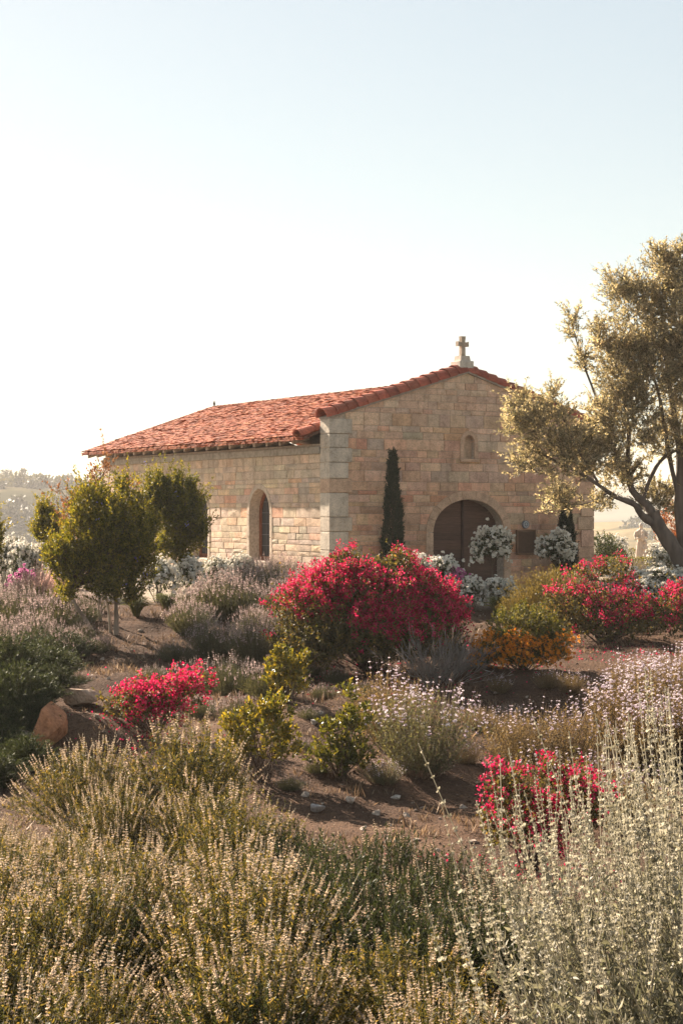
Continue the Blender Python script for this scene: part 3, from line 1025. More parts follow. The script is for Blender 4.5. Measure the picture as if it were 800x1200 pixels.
# ------------------------------------------------------------------ plant materials
G_SAGE = leaf_mat('sage_leaf', [(0, (.032, .040, .013)), (.5, (.108, .096, .032)), (.8, (.22, .17, .055)), (1, (.35, .25, .085))], .5)
G_SAGEF = leaf_mat('sage_spike', [(0, (.26, .19, .12)), (.5, (.47, .37, .27)), (1, (.66, .55, .46))], .5, (1.1, 1.0, .85))
G_DARK = leaf_mat('rosemary_leaf', [(0, (.022, .034, .016)), (.6, (.05, .066, .032)), (1, (.10, .115, .055))], .35)
G_LAV = leaf_mat('lavender_leaf', [(0, (.07, .078, .045)), (.5, (.135, .14, .085)), (1, (.25, .235, .15))], .4)
G_LAVF = leaf_mat('lavender_flower', [(0, (.21, .155, .15)), (.5, (.41, .325, .31)), (1, (.64, .54, .49))], .5, (1.1, .98, .95))
G_PURF = leaf_mat('purple_sage_flower', [(0, (.42, .34, .40)), (.5, (.64, .56, .61)), (1, (.85, .79, .80))], .45, (1.05, 1, 1.02))
G_DRY = leaf_mat('dry_stalk', [(0, (.13, .085, .055)), (.5, (.24, .165, .11)), (1, (.38, .29, .20))], .4, (1.1, 1, .8))
G_WSAGE = leaf_mat('white_sage_leaf', [(0, (.085, .088, .052)), (.5, (.195, .185, .13)), (1, (.40, .37, .285))], .42, (1.05, 1.02, .8))
G_WSTEM = leaf_mat('white_sage_stalk', [(0, (.20, .18, .12)), (.5, (.355, .33, .255)), (1, (.56, .52, .425))], .45, (1.03, 1.0, .88))
G_BOUG = leaf_mat('bougainvillea_bract', [(0, (.22, .006, .028)), (.45, (.48, .012, .070)), (.85, (.68, .035, .135)), (1, (.78, .10, .20))], .5, (1.1, .9, .95), rough=.6)
G_BOUGL = leaf_mat('bougainvillea_leaf', [(0, (.05, .055, .018)), (.6, (.115, .105, .035)), (1, (.26, .17, .05))], .45)
G_ROSEL = leaf_mat('rose_leaf', [(0, (.025, .045, .016)), (.6, (.06, .085, .03)), (1, (.13, .14, .05))], .4)
G_WHITE = leaf_mat('white_petal', [(0, (.62, .58, .50)), (.5, (.78, .75, .68)), (1, (.86, .84, .79))], .25, (1.0, .97, .9), rough=.6)
G_PINK = leaf_mat('pink_petal', [(0, (.42, .10, .26)), (1, (.66, .25, .45))], .45, (1.05, .95, 1))
G_ORANGE = leaf_mat('orange_petal', [(0, (.62, .20, .015)), (1, (.80, .36, .03))], .45, (1.05, 1, .8))
G_YGREEN = leaf_mat('glossy_yellow_green_leaf', [(0, (.055, .068, .014)), (.5, (.15, .15, .03)), (1, (.36, .27, .045))], .42, (1.25, 1.1, .4), rough=.32, spec=.5)
G_TREE = leaf_mat('small_green_leaf', [(0, (.045, .058, .010)), (.55, (.13, .135, .022)), (1, (.30, .25, .045))], .5, (1.45, 1.25, .4))
G_RED = leaf_mat('reddish_young_leaf', [(0, (.14, .06, .025)), (1, (.30, .15, .06))], .45, (1.2, 1, .7))
G_OLIVE = leaf_mat('olive_leaf', [(0, (.09, .094, .062)), (.45, (.235, .225, .148)), (.8, (.43, .385, .265)), (1, (.64, .56, .42))], .6, (1.2, 1.05, .7))
G_CYP = leaf_mat('cypress_leaf', [(0, (.012, .020, .010)), (.6, (.032, .045, .022)), (1, (.06, .072, .034))], .2)
G_HEDGE = leaf_mat('hedge_leaf', [(0, (.05, .062, .016)), (.6, (.12, .125, .03)), (1, (.25, .215, .05))], .45, (1.3, 1.1, .5))
G_BROOM = leaf_mat('broom_leaf', [(0, (.14, .12, .03)), (.5, (.25, .20, .06)), (1, (.40, .31, .11))], .5, (1.2, 1.05, .6))
G_GRASS = leaf_mat('grass_blade', [(0, (.10, .12, .025)), (1, (.26, .26, .06))], .5, (1.2, 1.1, .5))
G_PLUME = leaf_mat('pink_grass_plume', [(0, (.42, .25, .22)), (1, (.66, .46, .40))], .5, (1.1, 1, .95))
G_WOODY = leaf_mat('woody_stem', [(0, (.07, .048, .034)), (1, (.17, .125, .09))], .0, rough=.9, spec=.1)
G_TWIG = leaf_mat('grey_dead_twig', [(0, (.17, .145, .13)), (1, (.34, .30, .27))], .15, (1, 1, 1), rough=.9, spec=.1)
G_PALEBARK = bark_mat('pale_bark', (.20, .15, .11), (.36, .29, .22))
G_OLIVEBARK = bark_mat('olive_bark', (.065, .048, .038), (.17, .13, .10), 7)

def bez(b, c, t_, u):
    """b, c, t_: (n,3); u: (n,m) -> (n,m,3)"""
    u = u[..., None]
    return (1 - u) ** 2 * b[:, None] + 2 * u * (1 - u) * c[:, None] + u * u * t_[:, None]

def dbez(b, c, t_, u):
    u = u[..., None]
    return nrm(2 * (1 - u) * (c - b)[:, None] + 2 * u * (t_ - c)[:, None])

def spiky(seed, R, H, n, leaf=(.028, .006), lps=24, lrange=(.2, .9), spike=.14, wh=(7, 10), wr=.010, wm=5, frac=.75,
          base=.35, arch=.3, jit=.12, stem_r=.0022, lean=(0, 0), flat=.8, gap=None, upb=.5, wlift=.35, ltint=(.15, .75), hvar=(.72, 1.08), stem_t=.5, axup=.55, axout=0.0):
    """clump of stems: leafy below, flower spikes above"""
    st, fo, fl = Geo(seed), Geo(seed + 1), Geo(seed + 2)
    r = np.random.default_rng(seed + 3)
    a = r.uniform(0, 2 * math.pi, n); q = np.sqrt(r.uniform(0, 1, n))
    lum = 1 + .22 * np.sin(a * 2 + r.uniform(0, 6)) * .6 + .18 * np.sin(a * 3 + r.uniform(0, 6))
    rr = R * q * lum
    tip = np.stack([np.cos(a) * rr, np.sin(a) * rr, H * np.sqrt(np.maximum(.06, 1 - (flat * q) ** 2)) * r.uniform(hvar[0], hvar[1], n)], 1)
    tip[:, :2] += r.normal(0, jit * R, (n, 2)) + np.array(lean) * tip[:, 2:3]
    b = np.stack([np.cos(a) * rr * base, np.sin(a) * rr * base, np.full(n, -.03)], 1) + np.concatenate([r.normal(0, .03, (n, 2)), np.zeros((n, 1))], 1)
    c = b * .35 + tip * .65
    c[:, 2] = tip[:, 2] * arch
    k = 6
    u = np.tile(np.linspace(0, 1, k), (n, 1))
    st.tubes(bez(b, c, tip, u), np.linspace(stem_r, stem_r * .55, k)[None], r.uniform(.2, .8, n) * stem_t + .2)
    if lps:
        lu = r.uniform(lrange[0], lrange[1], (n, lps))
        P = bez(b, c, tip, lu).reshape(-1, 3); T = dbez(b, c, tip, lu).reshape(-1, 3)
        D = T * upb + nrm(r.normal(size=P.shape)) * .75 + np.array([0, 0, .15])
        hi = np.clip(P[:, 2] / H, 0, 1)
        tn = np.clip(ltint[0] + (ltint[1] - ltint[0]) * r.uniform(0, 1, len(P)) ** 1.3 + r.normal(0, .08, len(P)) + .18 * np.repeat(r.normal(0, 1, n), lps) * .5, 0, 1)
        fo.leaves(P, D, leaf[0] * r.uniform(.6, 1.3, len(P)), leaf[1] * r.uniform(.7, 1.3, len(P)), tn, curl=.12)
    if spike > 0:
        sel = np.where(r.random(n) < frac)[0]
        ax = nrm(dbez(b, c, tip, np.ones((n, 1)))[:, 0] * .6 + np.array([0, 0, axup]) + tip * np.array([1, 1, 0]) / R * axout + r.normal(0, .13, (n, 3)))
        m = wh[1]
        ns = r.integers(wh[0], wh[1] + 1, n)
        ln = spike * r.uniform(.55, 1.25, n)
        end = tip + ax * ln[:, None]
        st.tubes(np.stack([tip[sel], tip[sel] + ax[sel] * ln[sel, None] * .5, end[sel]], 1), stem_r * .5, r.uniform(.5, 1, len(sel)))
        PP, AA, RR, TT = [], [], [], []
        for j in range(m):
            s2 = sel[ns[sel] > j]
            tpos = (j + .3) / ns[s2]
            PP.append(tip[s2] + ax[s2] * (ln[s2] * tpos)[:, None]); AA.append(ax[s2])
            RR.append(wr * (1.15 - .6 * tpos) * r.uniform(.75, 1.25, len(s2))); TT.append(np.clip(.5 + .35 * r.normal(0, 1, len(s2)), 0, 1))
        fl.whorls(np.concatenate(PP), np.concatenate(AA), np.concatenate(RR), np.concatenate(TT), wm, wlift)
    return {'stems': st, 'foliage': fo, 'flowers': fl}

def shrub(seed, lobes, ncl, lpc, leaf, twig=.16, ltint=(.1, .8), inner=.22, up=.45, six=False, shell=.2, nstem=30, stem_r=.012,
          flower=None, base=(0, 0, 0), zmin=.02, spread=.9, twigr=.0022, top=.0, upleaf=.1, shoots=None):
    """branching shrub: leafy twigs spread through the shells of some lobes; flower(p, d, rng) -> mask"""
    st, fo, fl = Geo(seed), Geo(seed + 1), Geo(seed + 2)
    r = np.random.default_rng(seed + 3)
    L = np.array([list(c) + list(q) for c, q in lobes], float)
    w = (L[:, 3] * L[:, 4] * L[:, 5]) ** .75
    li = r.choice(len(L), ncl, p=w / w.sum())
    d = nrm(r.normal(size=(ncl, 3)) + np.array([0, 0, top]))
    d[:, 2] = np.where(d[:, 2] < -.55, -d[:, 2], d[:, 2])
    rho = 1 - np.abs(r.normal(0, shell, ncl))
    rho = np.where(r.random(ncl) < inner, r.uniform(.15, 1, ncl), rho)
    rho *= 1 + .10 * np.sin(d[:, 0] * 5 + li) * np.sin(d[:, 1] * 6 + 2 * li) + .08 * r.normal(0, 1, ncl)
    C = L[li, :3] + d * L[li, 3:] * np.clip(rho, .05, 1.2)[:, None]
    ok = C[:, 2] > zmin
    C, d, li, rho = C[ok], d[ok], li[ok], rho[ok]
    n = len(C)
    td = nrm(d * .75 + np.array([0, 0, up]) + r.normal(0, .35, (n, 3)))
    tl = twig * r.uniform(.6, 1.35, n)
    p0 = C - td * tl[:, None] * .5
    st.tubes(np.stack([p0, C, C + td * tl[:, None] * .5 + r.normal(0, .015, (n, 3))], 1), np.array([twigr, twigr * .8, twigr * .4])[None], r.uniform(.2, .9, n))
    if nstem:
        pk = r.choice(n, min(nstem, n), replace=False)
        b = np.tile(np.array(base, float), (len(pk), 1)) + np.concatenate([r.normal(0, .05, (len(pk), 2)), np.full((len(pk), 1), -.03)], 1)
        t_ = C[pk]; c = b * .45 + t_ * .55 + np.array([0, 0, .12]) * np.linalg.norm(t_ - b, axis=1)[:, None]
        u = np.tile(np.linspace(0, 1, 8), (len(pk), 1))
        st.tubes(bez(b, c, t_, u), (stem_r * np.linspace(1, .2, 8))[None] * r.uniform(.5, 1.1, (len(pk), 1)), r.uniform(0, .7, len(pk)), sides=5)
    if lpc:
        u = r.uniform(0, 1, (n, lpc, 1))
        P = (p0[:, None] + td[:, None] * tl[:, None, None] * u).reshape(-1, 3)
        D = (td[:, None] * .55 + nrm(r.normal(size=(n, lpc, 3))) * spread + np.array([0, 0, upleaf])).reshape(-1, 3)
        ct = np.repeat(r.normal(0, .13, n), lpc)
        tn = np.clip(ltint[0] + (ltint[1] - ltint[0]) * r.uniform(0, 1, len(P)) + ct, 0, 1)
        (fo.leaves6 if six else fo.leaves)(P, D, leaf[0] * r.uniform(.6, 1.25, len(P)), leaf[1] * r.uniform(.7, 1.25, len(P)), tn)
    if shoots:                       # long leafy shoots breaking the outline: (count, length, outward, upward, leaves each)
        cnt, sl, ow, uw, lv = shoots
        cand = np.where((d[:, 2] > -.1) & (rho > .8))[0]
        pk = r.choice(cand, min(cnt, len(cand)), replace=False)
        dd = nrm(d[pk] * ow + np.array([0, 0, uw]) + r.normal(0, .25, (len(pk), 3)))
        ll = sl * r.uniform(.4, 1.3, len(pk))
        b = C[pk]; t_ = b + dd * ll[:, None] - np.array([0, 0, .12]) * ll[:, None] * ow; c = b + dd * ll[:, None] * .5 + np.array([0, 0, .06]) * ll[:, None]
        st.tubes(bez(b, c, t_, np.tile(np.linspace(0, 1, 5), (len(pk), 1))), np.linspace(twigr * 1.4, twigr * .5, 5)[None], r.uniform(.3, .9, len(pk)))
        u = r.uniform(.05, 1, (len(pk), lv))
        P = bez(b, c, t_, u).reshape(-1, 3); T = dbez(b, c, t_, u).reshape(-1, 3)
        D = T * .7 + nrm(r.normal(size=P.shape)) * .8
        tn = np.clip(ltint[0] + (ltint[1] - ltint[0]) * r.uniform(.25, 1.1, len(P)), 0, 1)
        (fo.leaves6 if six else fo.leaves)(P, D, leaf[0] * r.uniform(.5, 1.1, len(P)), leaf[1] * r.uniform(.6, 1.1, len(P)), tn)
        if flower:
            C = np.concatenate([C, b + (t_ - b) * .6]); td = np.concatenate([td, dd]); tl = np.concatenate([tl, ll * .5]); rho = np.concatenate([rho, np.ones(len(pk))])
    if flower:
        flower(fl, C + td * tl[:, None] * .5, td, r, rho)
    return {'stems': st, 'foliage': fo, 'flowers': fl}

def bracts(prob, size, per, rad_, zlo=-9., zhi=-8., mask=None, tint=(.2, .9)):
    def fn(g, P, D, r, rho):
        z = P[:, 2]
        pr = prob * sstep(zlo, zhi, z) * (.25 + .75 * (rho > .72))
        m3 = vnoise(P[:, 0] * 1.9 + 7, P[:, 2] * 2.3 + P[:, 1] * 1.3, 77) + .5
        pr = pr * np.clip(m3 * 3.4 - 1.0, .03, 1.7)
        if mask is not None:
            pr = pr * mask(P)
        s = np.where(r.random(len(P)) < pr)[0]
        n = len(s)
        if n == 0:
            return
        off = nrm(r.normal(size=(n, per, 3))) * (rad_ * r.uniform(.2, 1, (n, per, 1)))
        Q = (P[s][:, None] + off).reshape(-1, 3)
        d2 = (D[s][:, None] * .4 + nrm(r.normal(size=(n, per, 3)))).reshape(-1, 3)
        ct = np.repeat(r.normal(0, .12, n), per)
        g.leaves(Q, d2, size * r.uniform(.7, 1.3, n * per), size * .85 * r.uniform(.7, 1.2, n * per), np.clip(r.uniform(tint[0], tint[1], n * per) + ct, 0, 1), fold=.3, mid=.5)
    return fn

def blooms(prob, r_, m=6, per=3, spread=.07, zlo=-9., zhi=-8.):
    def fn(g, P, D, r, rho):
        pr = prob * sstep(zlo, zhi, P[:, 2]) * (rho > .7)
        s = np.where(r.random(len(P)) < pr)[0]
        if len(s) == 0:
            return
        Q = (P[s][:, None] + r.normal(0, spread, (len(s), per, 3))).reshape(-1, 3)
        A = (D[s][:, None] + r.normal(0, .35, (len(s), per, 3))).reshape(-1, 3)
        rad2 = r_ * r.uniform(.65, 1.2, len(Q)); t = r.uniform(.2, .9, len(Q))
        g.whorls(Q, A, rad2, t, m, .15, .95)
        g.whorls(Q, A, rad2 * .75, t, m - 1, .8, .95)
        g.whorls(Q, A, rad2 * .5, t - .1, 3, 2.0, .95)
    return fn

class Proto:
    def __init__(s, kind, geos, mats):
        s.kind = kind
        s.parts = [(nm, geos[g].mesh(kind + '_' + nm, mats[nm])) for nm, g in mats['_map'].items() if geos[g].V]

def proto(kind, geos, **mats):
    """mats: part name = (geo key, material)"""
    d = {'_map': {}}
    for nm, (g, m) in mats.items():
        d['_map'][nm] = g; d[nm] = m
    return Proto(kind, geos, d)

def plant(pr, loc, rz, sc, label, cat, group=None, name=None):
    o = empty(name or pr.kind, loc, rz, sc)
    for nm, me in pr.parts:
        c = link(nm, me, o)
        if nm not in ('trunk', 'stem', 'crown'):
            c['kind'] = 'stuff'
    return tag(o, label, cat, group)

PR = np.random.default_rng(404)
def at_px(pr, px, py, half_px, R, label, cat, group=None, hs=1.0, rz=None, name=None, sink=.02):
    """stand a plant on the ground seen at this pixel, half_px = half width in the photograph"""
    p = on_ground(px, py)
    s = half_px / FPX * p[1] / R
    p[2] -= sink
    return plant(pr, p, PR.uniform(0, 6.28) if rz is None else rz, (s, s, s * hs), label, cat, group, name)
# ------------------------------------------------------------------ sages at the foot of the slope
def spp(kind, geo, leaf, flower, stem=None, fname='flower_spikes'):
    return proto(kind, geo, stems=('stems', stem or G_WOODY), foliage=('foliage', leaf), **{fname: ('flowers', flower)})

sages = [spp('sage_bush', spiky(100 + 10 * k, .66, .72, 270, leaf=(.036, .0095), lps=58, lrange=(.3, 1.04), spike=.145, wh=(6, 9), wr=.0128, arch=.5, frac=f, hvar=(.8, 1.06), base=.22, jit=.07, stem_r=.0024, ltint=(.05, .85), flat=.97, axup=.3, axout=.15), G_SAGE, G_SAGEF, G_WSTEM)
         for k, f in enumerate((.75, .62, .82, .4))]
darks = [spp('dark_sage_bush', spiky(200 + 10 * k, .62, .66, 260, leaf=(.034, .0085), lps=56, lrange=(.25, 1.03), spike=.11, wh=(4, 7), wr=.0105, frac=.32, arch=.45, upb=.9, flat=.95, axup=.4), G_DARK, G_SAGEF, G_WOODY)
         for k in range(2)]
g_fg = 'sage bushes in the thicket at the foot of the slope'
lab_fg = 'olive green sage bush with pale flower spikes in the thicket below the slope'
g_dk = 'dark sage bushes below the bare soil'
lab_dk = 'dark green sage bush with few pale spikes below the bare soil patch'
fr = np.random.default_rng(77)
rows = [(8.2, -1.9, .9), (9.3, -2.1, .9), (10.5, -2.35, .7), (11.8, -2.6, .1), (13.2, -2.85, -.5), (14.7, -3.1, -.9), (16.3, -3.0, -1.2), (17.8, -2.7, -1.3)]
k = 0
for Y, xa, xb in rows:
    x = xa + fr.uniform(0, .3)
    while x < xb:
        y = Y + fr.normal(0, .16)
        s = fr.uniform(.78, 1.38)
        hs = fr.uniform(.85, 1.12)
        if Y > 16 and x < -2.0:
            s *= .8
        sp = sages[(0, 1, 2, 3, 1, 3, 2)[k % 7]]
        lb = lab_fg if Y < 14 else 'olive green sage bush with pale spikes on the mound behind the thicket'
        if x > .3:
            lb = 'olive green sage bush with pale spikes next to the tall white sages'
        plant(sp, (x, y, float(ground_z(x, y)) - .05), fr.uniform(0, 6.28), (s, s, s * hs), lb, 'bush', g_fg)
        k += 1
        x += fr.uniform(.75, 1.12)
for x, y, s in ((-2.78, 14.4, 1.05), (-3.05, 15.3, .95), (-2.35, 15.0, .95), (-3.3, 16.4, .8)):
    plant(sages[k % 4], (x, y, float(ground_z(x, y)) - .05), fr.uniform(0, 6.28), s, 'olive green sage bush with pale spikes on the mound behind the thicket', 'bush', g_fg); k += 1
for x, y, s in ((.45, 11.6, 1.05), (.95, 11.9, 1.0), (.1, 12.7, 1.1), (.65, 12.9, 1.0), (-.2, 13.7, 1.1), (.35, 14.1, 1.0), (.85, 13.8, .9), (1.15, 12.7, .9), (-.5, 14.6, .9), (-2.5, 9.9, 1.), (-.6, 10.1, .95), (-1.7, 12.3, 1.0), (-2.6, 13.9, 1.0)):
    plant(darks[k % 2], (x, y, float(ground_z(x, y)) - .03), fr.uniform(0, 6.28), s, lab_dk if x > -.55 and y > 11 else 'dark green sage bush hemmed in by paler olive sages', 'bush', g_dk); k += 1

# white sage with tall wands
wsage = [proto('white_sage', spiky(300 + 10 * k, .66, 1.0, 58, leaf=(.068, .017), lps=34, lrange=(.1, .8), spike=.5, wh=(9, 14), wr=.024, wm=6, frac=.8, base=.25, arch=.45, jit=.16,
                                 stem_r=.0048, flat=.75, upb=.5, ltint=(.25, .9), hvar=(.55, 1.1), lean=(-.13, .05), wlift=.7),
               stems=('stems', G_WSTEM), foliage=('foliage', G_WSAGE), flower_wands=('flowers', G_WSTEM)) for k in range(3)]
ws_low = [proto('white_sage', spiky(340 + 10 * k, .58, .58, 190, leaf=(.06, .015), lps=34, lrange=(.15, 1.0), spike=.0, base=.3, arch=.4, stem_r=.003, ltint=(.25, .95), upb=.6),
                stems=('stems', G_WSTEM), foliage=('foliage', G_WSAGE)) for k in range(2)]
g_ws = 'tall white sages beside the thicket'
lab_ws = 'tall pale white sage with long leafy flower wands'
for k, (x, y, s, h) in enumerate(((1.30, 8.5, 1.0, 1.05), (1.75, 9.2, 1.05, 1.2), (2.15, 9.9, 1.05, 1.25), (1.45, 9.9, .95, 1.15), (1.9, 8.3, 1.0, 1.15), (2.4, 11.2, 1.0, 1.3), (1.75, 11.2, .9, 1.2), (2.2, 8.9, 1, 1.25))):
    plant(wsage[k % 3], (x, y, float(ground_z(x, y)) - .03), fr.uniform(-.5, .5), (s, s, s * h), lab_ws, 'white sage', g_ws)
for k, (x, y, s) in enumerate(((1.5, 8.0, .9), (1.95, 8.0, 1.0), (2.0, 8.8, 1.0), (2.3, 9.6, 1.0))):
    plant(ws_low[k % 2], (x, y, float(ground_z(x, y)) - .03), fr.uniform(0, 6.28), s, 'low leafy mound of pale white sage between the tall wands', 'white sage', 'leafy white sage mounds')
for x, y, s in ((-1.72, 8.2, .62), (-1.45, 8.1, .5)):
    plant(wsage[1], (x, y, float(ground_z(x, y)) - .03), .3, s, 'small white sage with wands rising among olive green sages', 'white sage', 'small white sages in the thicket')

# ------------------------------------------------------------------ lavender and rosemary drifts
lavs = [spp('lavender_bush', spiky(400 + 10 * k, .55, .56, 460, leaf=(.045, .0055), lps=16, lrange=(.15, .8), spike=.085, wh=(3, 5), wr=.014, wm=4, frac=f, base=.3, arch=.42, upb=1.3, stem_r=.0022, flat=.86, ltint=(.15, .8)), G_LAV, G_LAVF, G_LAV, 'flower_heads')
        for k, f in enumerate((.8, .6, .35))]
g = 'lavender bushes on the bank below the side wall'
lab = 'grey green lavender bush with dusty pink heads on the bank below the arched windows'
for k, (px, py, hw) in enumerate(((305, 708, 42), (262, 724, 46), (222, 742, 34), (335, 722, 36), (250, 768, 36), (300, 775, 42), (268, 815, 40), (318, 818, 38), (228, 805, 28), (345, 765, 26), (330, 690, 34), (290, 690, 30), (235, 720, 30), (205, 775, 22), (180, 800, 18), (350, 700, 28), (300, 745, 30), (280, 845, 26), (235, 840, 22), (345, 795, 22))):
    if px >= 335:
        lab = 'lavender bush tucked against the side of the large bougainvillea'
    elif py < 712:
        lab = 'pale pink tipped lavender bush at the top of the bank by the white rose row'
    elif py < 750:
        lab = 'lavender bush in the upper bank drift below the white rose row'
    elif px < 240:
        lab = 'low grey lavender bush beside the bare soil above the low bougainvillea'
    else:
        lab = 'dense lavender bush halfway down the bank above the glossy shrubs'
    at_px(lavs[(0, 0, 1, 0, 1, 0, 2, 2, 2, 1, 0, 0, 1, 2, 2, 0, 1, 2, 2, 2)[k]], px, py, hw, .55, lab, 'lavender', g, hs=1.15)
g = 'lavender bushes beside the leaning tree stem'
lab = 'shaded lavender bush on the bank beside the leaning pale tree stem'
for k, (px, py, hw) in enumerate(((20, 738, 40), (62, 745, 40), (98, 732, 26), (38, 762, 36), (0, 768, 36), (0, 720, 34), (75, 715, 30), (40, 712, 32), (100, 755, 22), (80, 768, 26), (20, 780, 34), (60, 778, 30), (118, 765, 16), (105, 720, 22))):
    at_px(lavs[k % 3], px, py, hw, .55, lab, 'lavender', g, hs=1.2)
rosem = [proto('rosemary_bush', spiky(450 + 10 * k, .6, .62, 330, leaf=(.05, .008), lps=56, lrange=(.1, 1.0), spike=0, base=.25, arch=1.05, upb=1.0, flat=.9, jit=.2, ltint=(.1, .9), hvar=(.5, 1.1)),
               stems=('stems', G_WOODY), foliage=('foliage', G_DARK)) for k in range(2)]
g = 'creeping rosemary above the cut bank'
lab = 'dark creeping rosemary spilling over the cut bank with the orange boulder'
for k, (px, py, hw) in enumerate(((12, 800, 46), (55, 795, 36), (20, 835, 48), (8, 875, 46), (46, 830, 32), (72, 775, 30), (30, 905, 36), (-10, 900, 46), (24, 868, 34), (95, 770, 20), (62, 812, 28), (36, 850, 30), (0, 850, 40), (42, 782, 36), (74, 790, 24), (-5, 925, 40))):
    lab = 'dark creeping rosemary below the shaded lavenders near the leaning tree stem' if py < 800 else ('dark rosemary hanging over the orange boulder in the cut bank' if px > 30 else 'dark rosemary mounded at the back of the sage thicket')
    at_px(rosem[k % 2], px, py, hw, .6, lab, 'rosemary', g, hs=1.2)
at_px(lavs[2], 92, 800, 17, .55, 'small silvery lavender tuft above the pale flat rock', 'lavender', hs=.75)

# ------------------------------------------------------------------ bougainvilleas
def boug(seed, lobes, ncl, lpc, prob, size=.036, per=16, cr=.085, **kw):
    zl = kw.pop('zlo', .1); zh = kw.pop('zhi', .5)
    return proto('bougainvillea', shrub(seed, lobes, ncl, lpc, (.050, .033), twig=.22, inner=.3, shell=.14, ltint=(.05, .9), nstem=kw.pop('nstem', 60), stem_r=.014, up=.35, shoots=(int(ncl * .08), .34, .8, .5, 10),
                                       flower=bracts(prob, size, per, cr, zl, zh, kw.pop('mask', None)), **kw),
                 stems=('stems', G_WOODY), foliage=('foliage', G_BOUGL), bracts=('flowers', G_BOUG))
b1 = boug(500, [((0, 0, .85), (1.3, 1.0, .85)), ((-.85, .1, .75), (.75, .75, .75)), ((.85, .1, .85), (.78, .75, .62)), ((-.35, 0, 1.45), (.5, .45, .38)), ((.5, 0, 1.5), (.42, .4, .34)),
                ((-1.0, -.2, .45), (.55, .5, .42)), ((.2, -.4, .5), (1.0, .6, .5)), ((-.3, -.75, .4), (1.0, .5, .45)), ((.65, -.7, .42), (.9, .5, .45)), ((-1.1, -.4, .35), (.5, .45, .4)), ((1.2, -.2, .45), (.5, .45, .45)), ((1.3, 0, .9), (.35, .35, .28)), ((-.45, 0, 1.75), (.16, .14, .14)), ((.62, 0, 1.75), (.15, .14, .16)), ((0.05, 0, 1.62), (.2, .2, .14))],
          5200, 13, .9, zlo=.35, zhi=1.3)
p = on_ground(430, 786)
plant(b1, p, 0, (.96, 1.0, 1.03), 'large rounded bougainvillea covered in crimson bracts before the chapel corner', 'bougainvillea')
b2 = boug(520, [((0, 0, .42), (.7, .6, .42)), ((-.75, 0, .45), (.5, .5, .42)), ((.95, 0, .36), (.7, .5, .34)), ((.2, -.4, .2), (1.2, .4, .22)), ((.25, .1, 1.05), (.35, .3, .3)), ((-.3, 0, 1.0), (.3, .3, .25)), ((1.5, .1, .55), (.5, .5, .4))],
          1150, 13, .21, per=28, cr=.12, zlo=.1, zhi=.5)
p = on_ground(708, 752)
plant(b2, p, 0, (1.05, 1.0, 1.12), 'sprawling bougainvillea with loose crimson sprays below the olive tree', 'bougainvillea')
b3 = boug(540, [((-.3, 0, .3), (.42, .4, .28)), ((.35, 0, .5), (.36, .35, .26)), ((.6, 0, .75), (.18, .18, .14)), ((0, 0, .35), (.4, .3, .3))], 360, 9, .9, per=16, zlo=-.2, zhi=.15, nstem=24)
p = on_ground(180, 862)
plant(b3, p, 0, (.98, .98, 1.0), 'low bougainvillea with crimson sprays on the slope below the lavender', 'bougainvillea')
b4 = boug(560, [((0, 0, .4), (.45, .4, .38)), ((-.2, 0, .8), (.22, .2, .2)), ((.55, 0, .6), (.4, .35, .35)), ((.25, 0, .95), (.14, .14, .12))], 430, 11, .42, per=16, zlo=-.2, zhi=.2, nstem=24)
p = on_ground(618, 1018)
plant(b4, p, 0, (.86, .86, .92), 'small bougainvillea with crimson bracts behind the tall white sage wands', 'bougainvillea')
p = on_ground(742, 872)
plant(b3, p, 1.2, (.3, .3, .42), 'tiny bougainvillea sprig with one crimson cluster among purple sages', 'bougainvillea')

# ------------------------------------------------------------------ purple sages, dry stalks, twigs on the slope
G_DRYG = leaf_mat('straw_leaf', [(0, (.075, .058, .026)), (.5, (.17, .125, .06)), (1, (.32, .24, .125))], .5, (1.2, 1.05, .7))
purs = [spp('purple_sage', spiky(600 + 10 * k, .62, .86, 230, leaf=(.034, .011), lps=46, lrange=(.15, 1.0), spike=.20, wh=(2, 3), wr=.024, wm=7, frac=f, base=.25, arch=.4, jit=.16, stem_r=.0026, wlift=.15, ltint=(.2, .9)), m, G_PURF, G_DRY, 'flower_whorls')
        for k, (f, m) in enumerate(((.6, G_DRYG), (.35, G_LAV), (.22, G_DRYG)))]
at_px(purs[1], 492, 908, 64, .62, 'grey green purple sage with scattered lilac whorls on bare soil', 'purple sage', hs=1.15)
at_px(purs[2], 455, 872, 52, .62, 'straw coloured sage with few lilac whorls beside the large bougainvillea', 'purple sage', hs=1.2)
at_px(purs[1], 450, 918, 28, .62, 'small low grey green sage at the edge of the bare soil path', 'purple sage', hs=.7)
g = 'lilac flowered purple sages below the sprawling bougainvillea'
lab = 'purple sage thick with lilac whorls below the sprawling bougainvillea'
for px, py, hw in ((722, 885, 50), (778, 865, 52), (760, 905, 48), (805, 900, 50), (745, 835, 38), (805, 830, 40)):
    at_px(purs[0], px, py, hw, .62, lab, 'purple sage', g, hs=1.25)
g = 'brown dry sages behind the tall white sage wands'
lab = 'brown dry sage bush with sparse whorls behind the tall white sage wands'
for px, py, hw in ((610, 905, 48), (665, 905, 52), (640, 945, 44), (690, 960, 50), (735, 975, 50)):
    at_px(purs[2], px, py, hw, .62, lab, 'sage', g, hs=1.1)
g = 'small straw coloured sages on the open slope'
lab = 'small straw coloured sage tuft on the open soil below the orange flowers'
for px, py, hw in ((560, 855, 24), (596, 868, 28), (545, 895, 20), (640, 806, 18), (585, 812, 16), (668, 812, 20)):
    at_px(purs[2], px, py, hw, .62, lab, 'sage', g, hs=.9)
g = 'low grey tufts around the glossy shrubs'
lab = 'low grey green lavender tuft in the shade around the glossy shrubs'
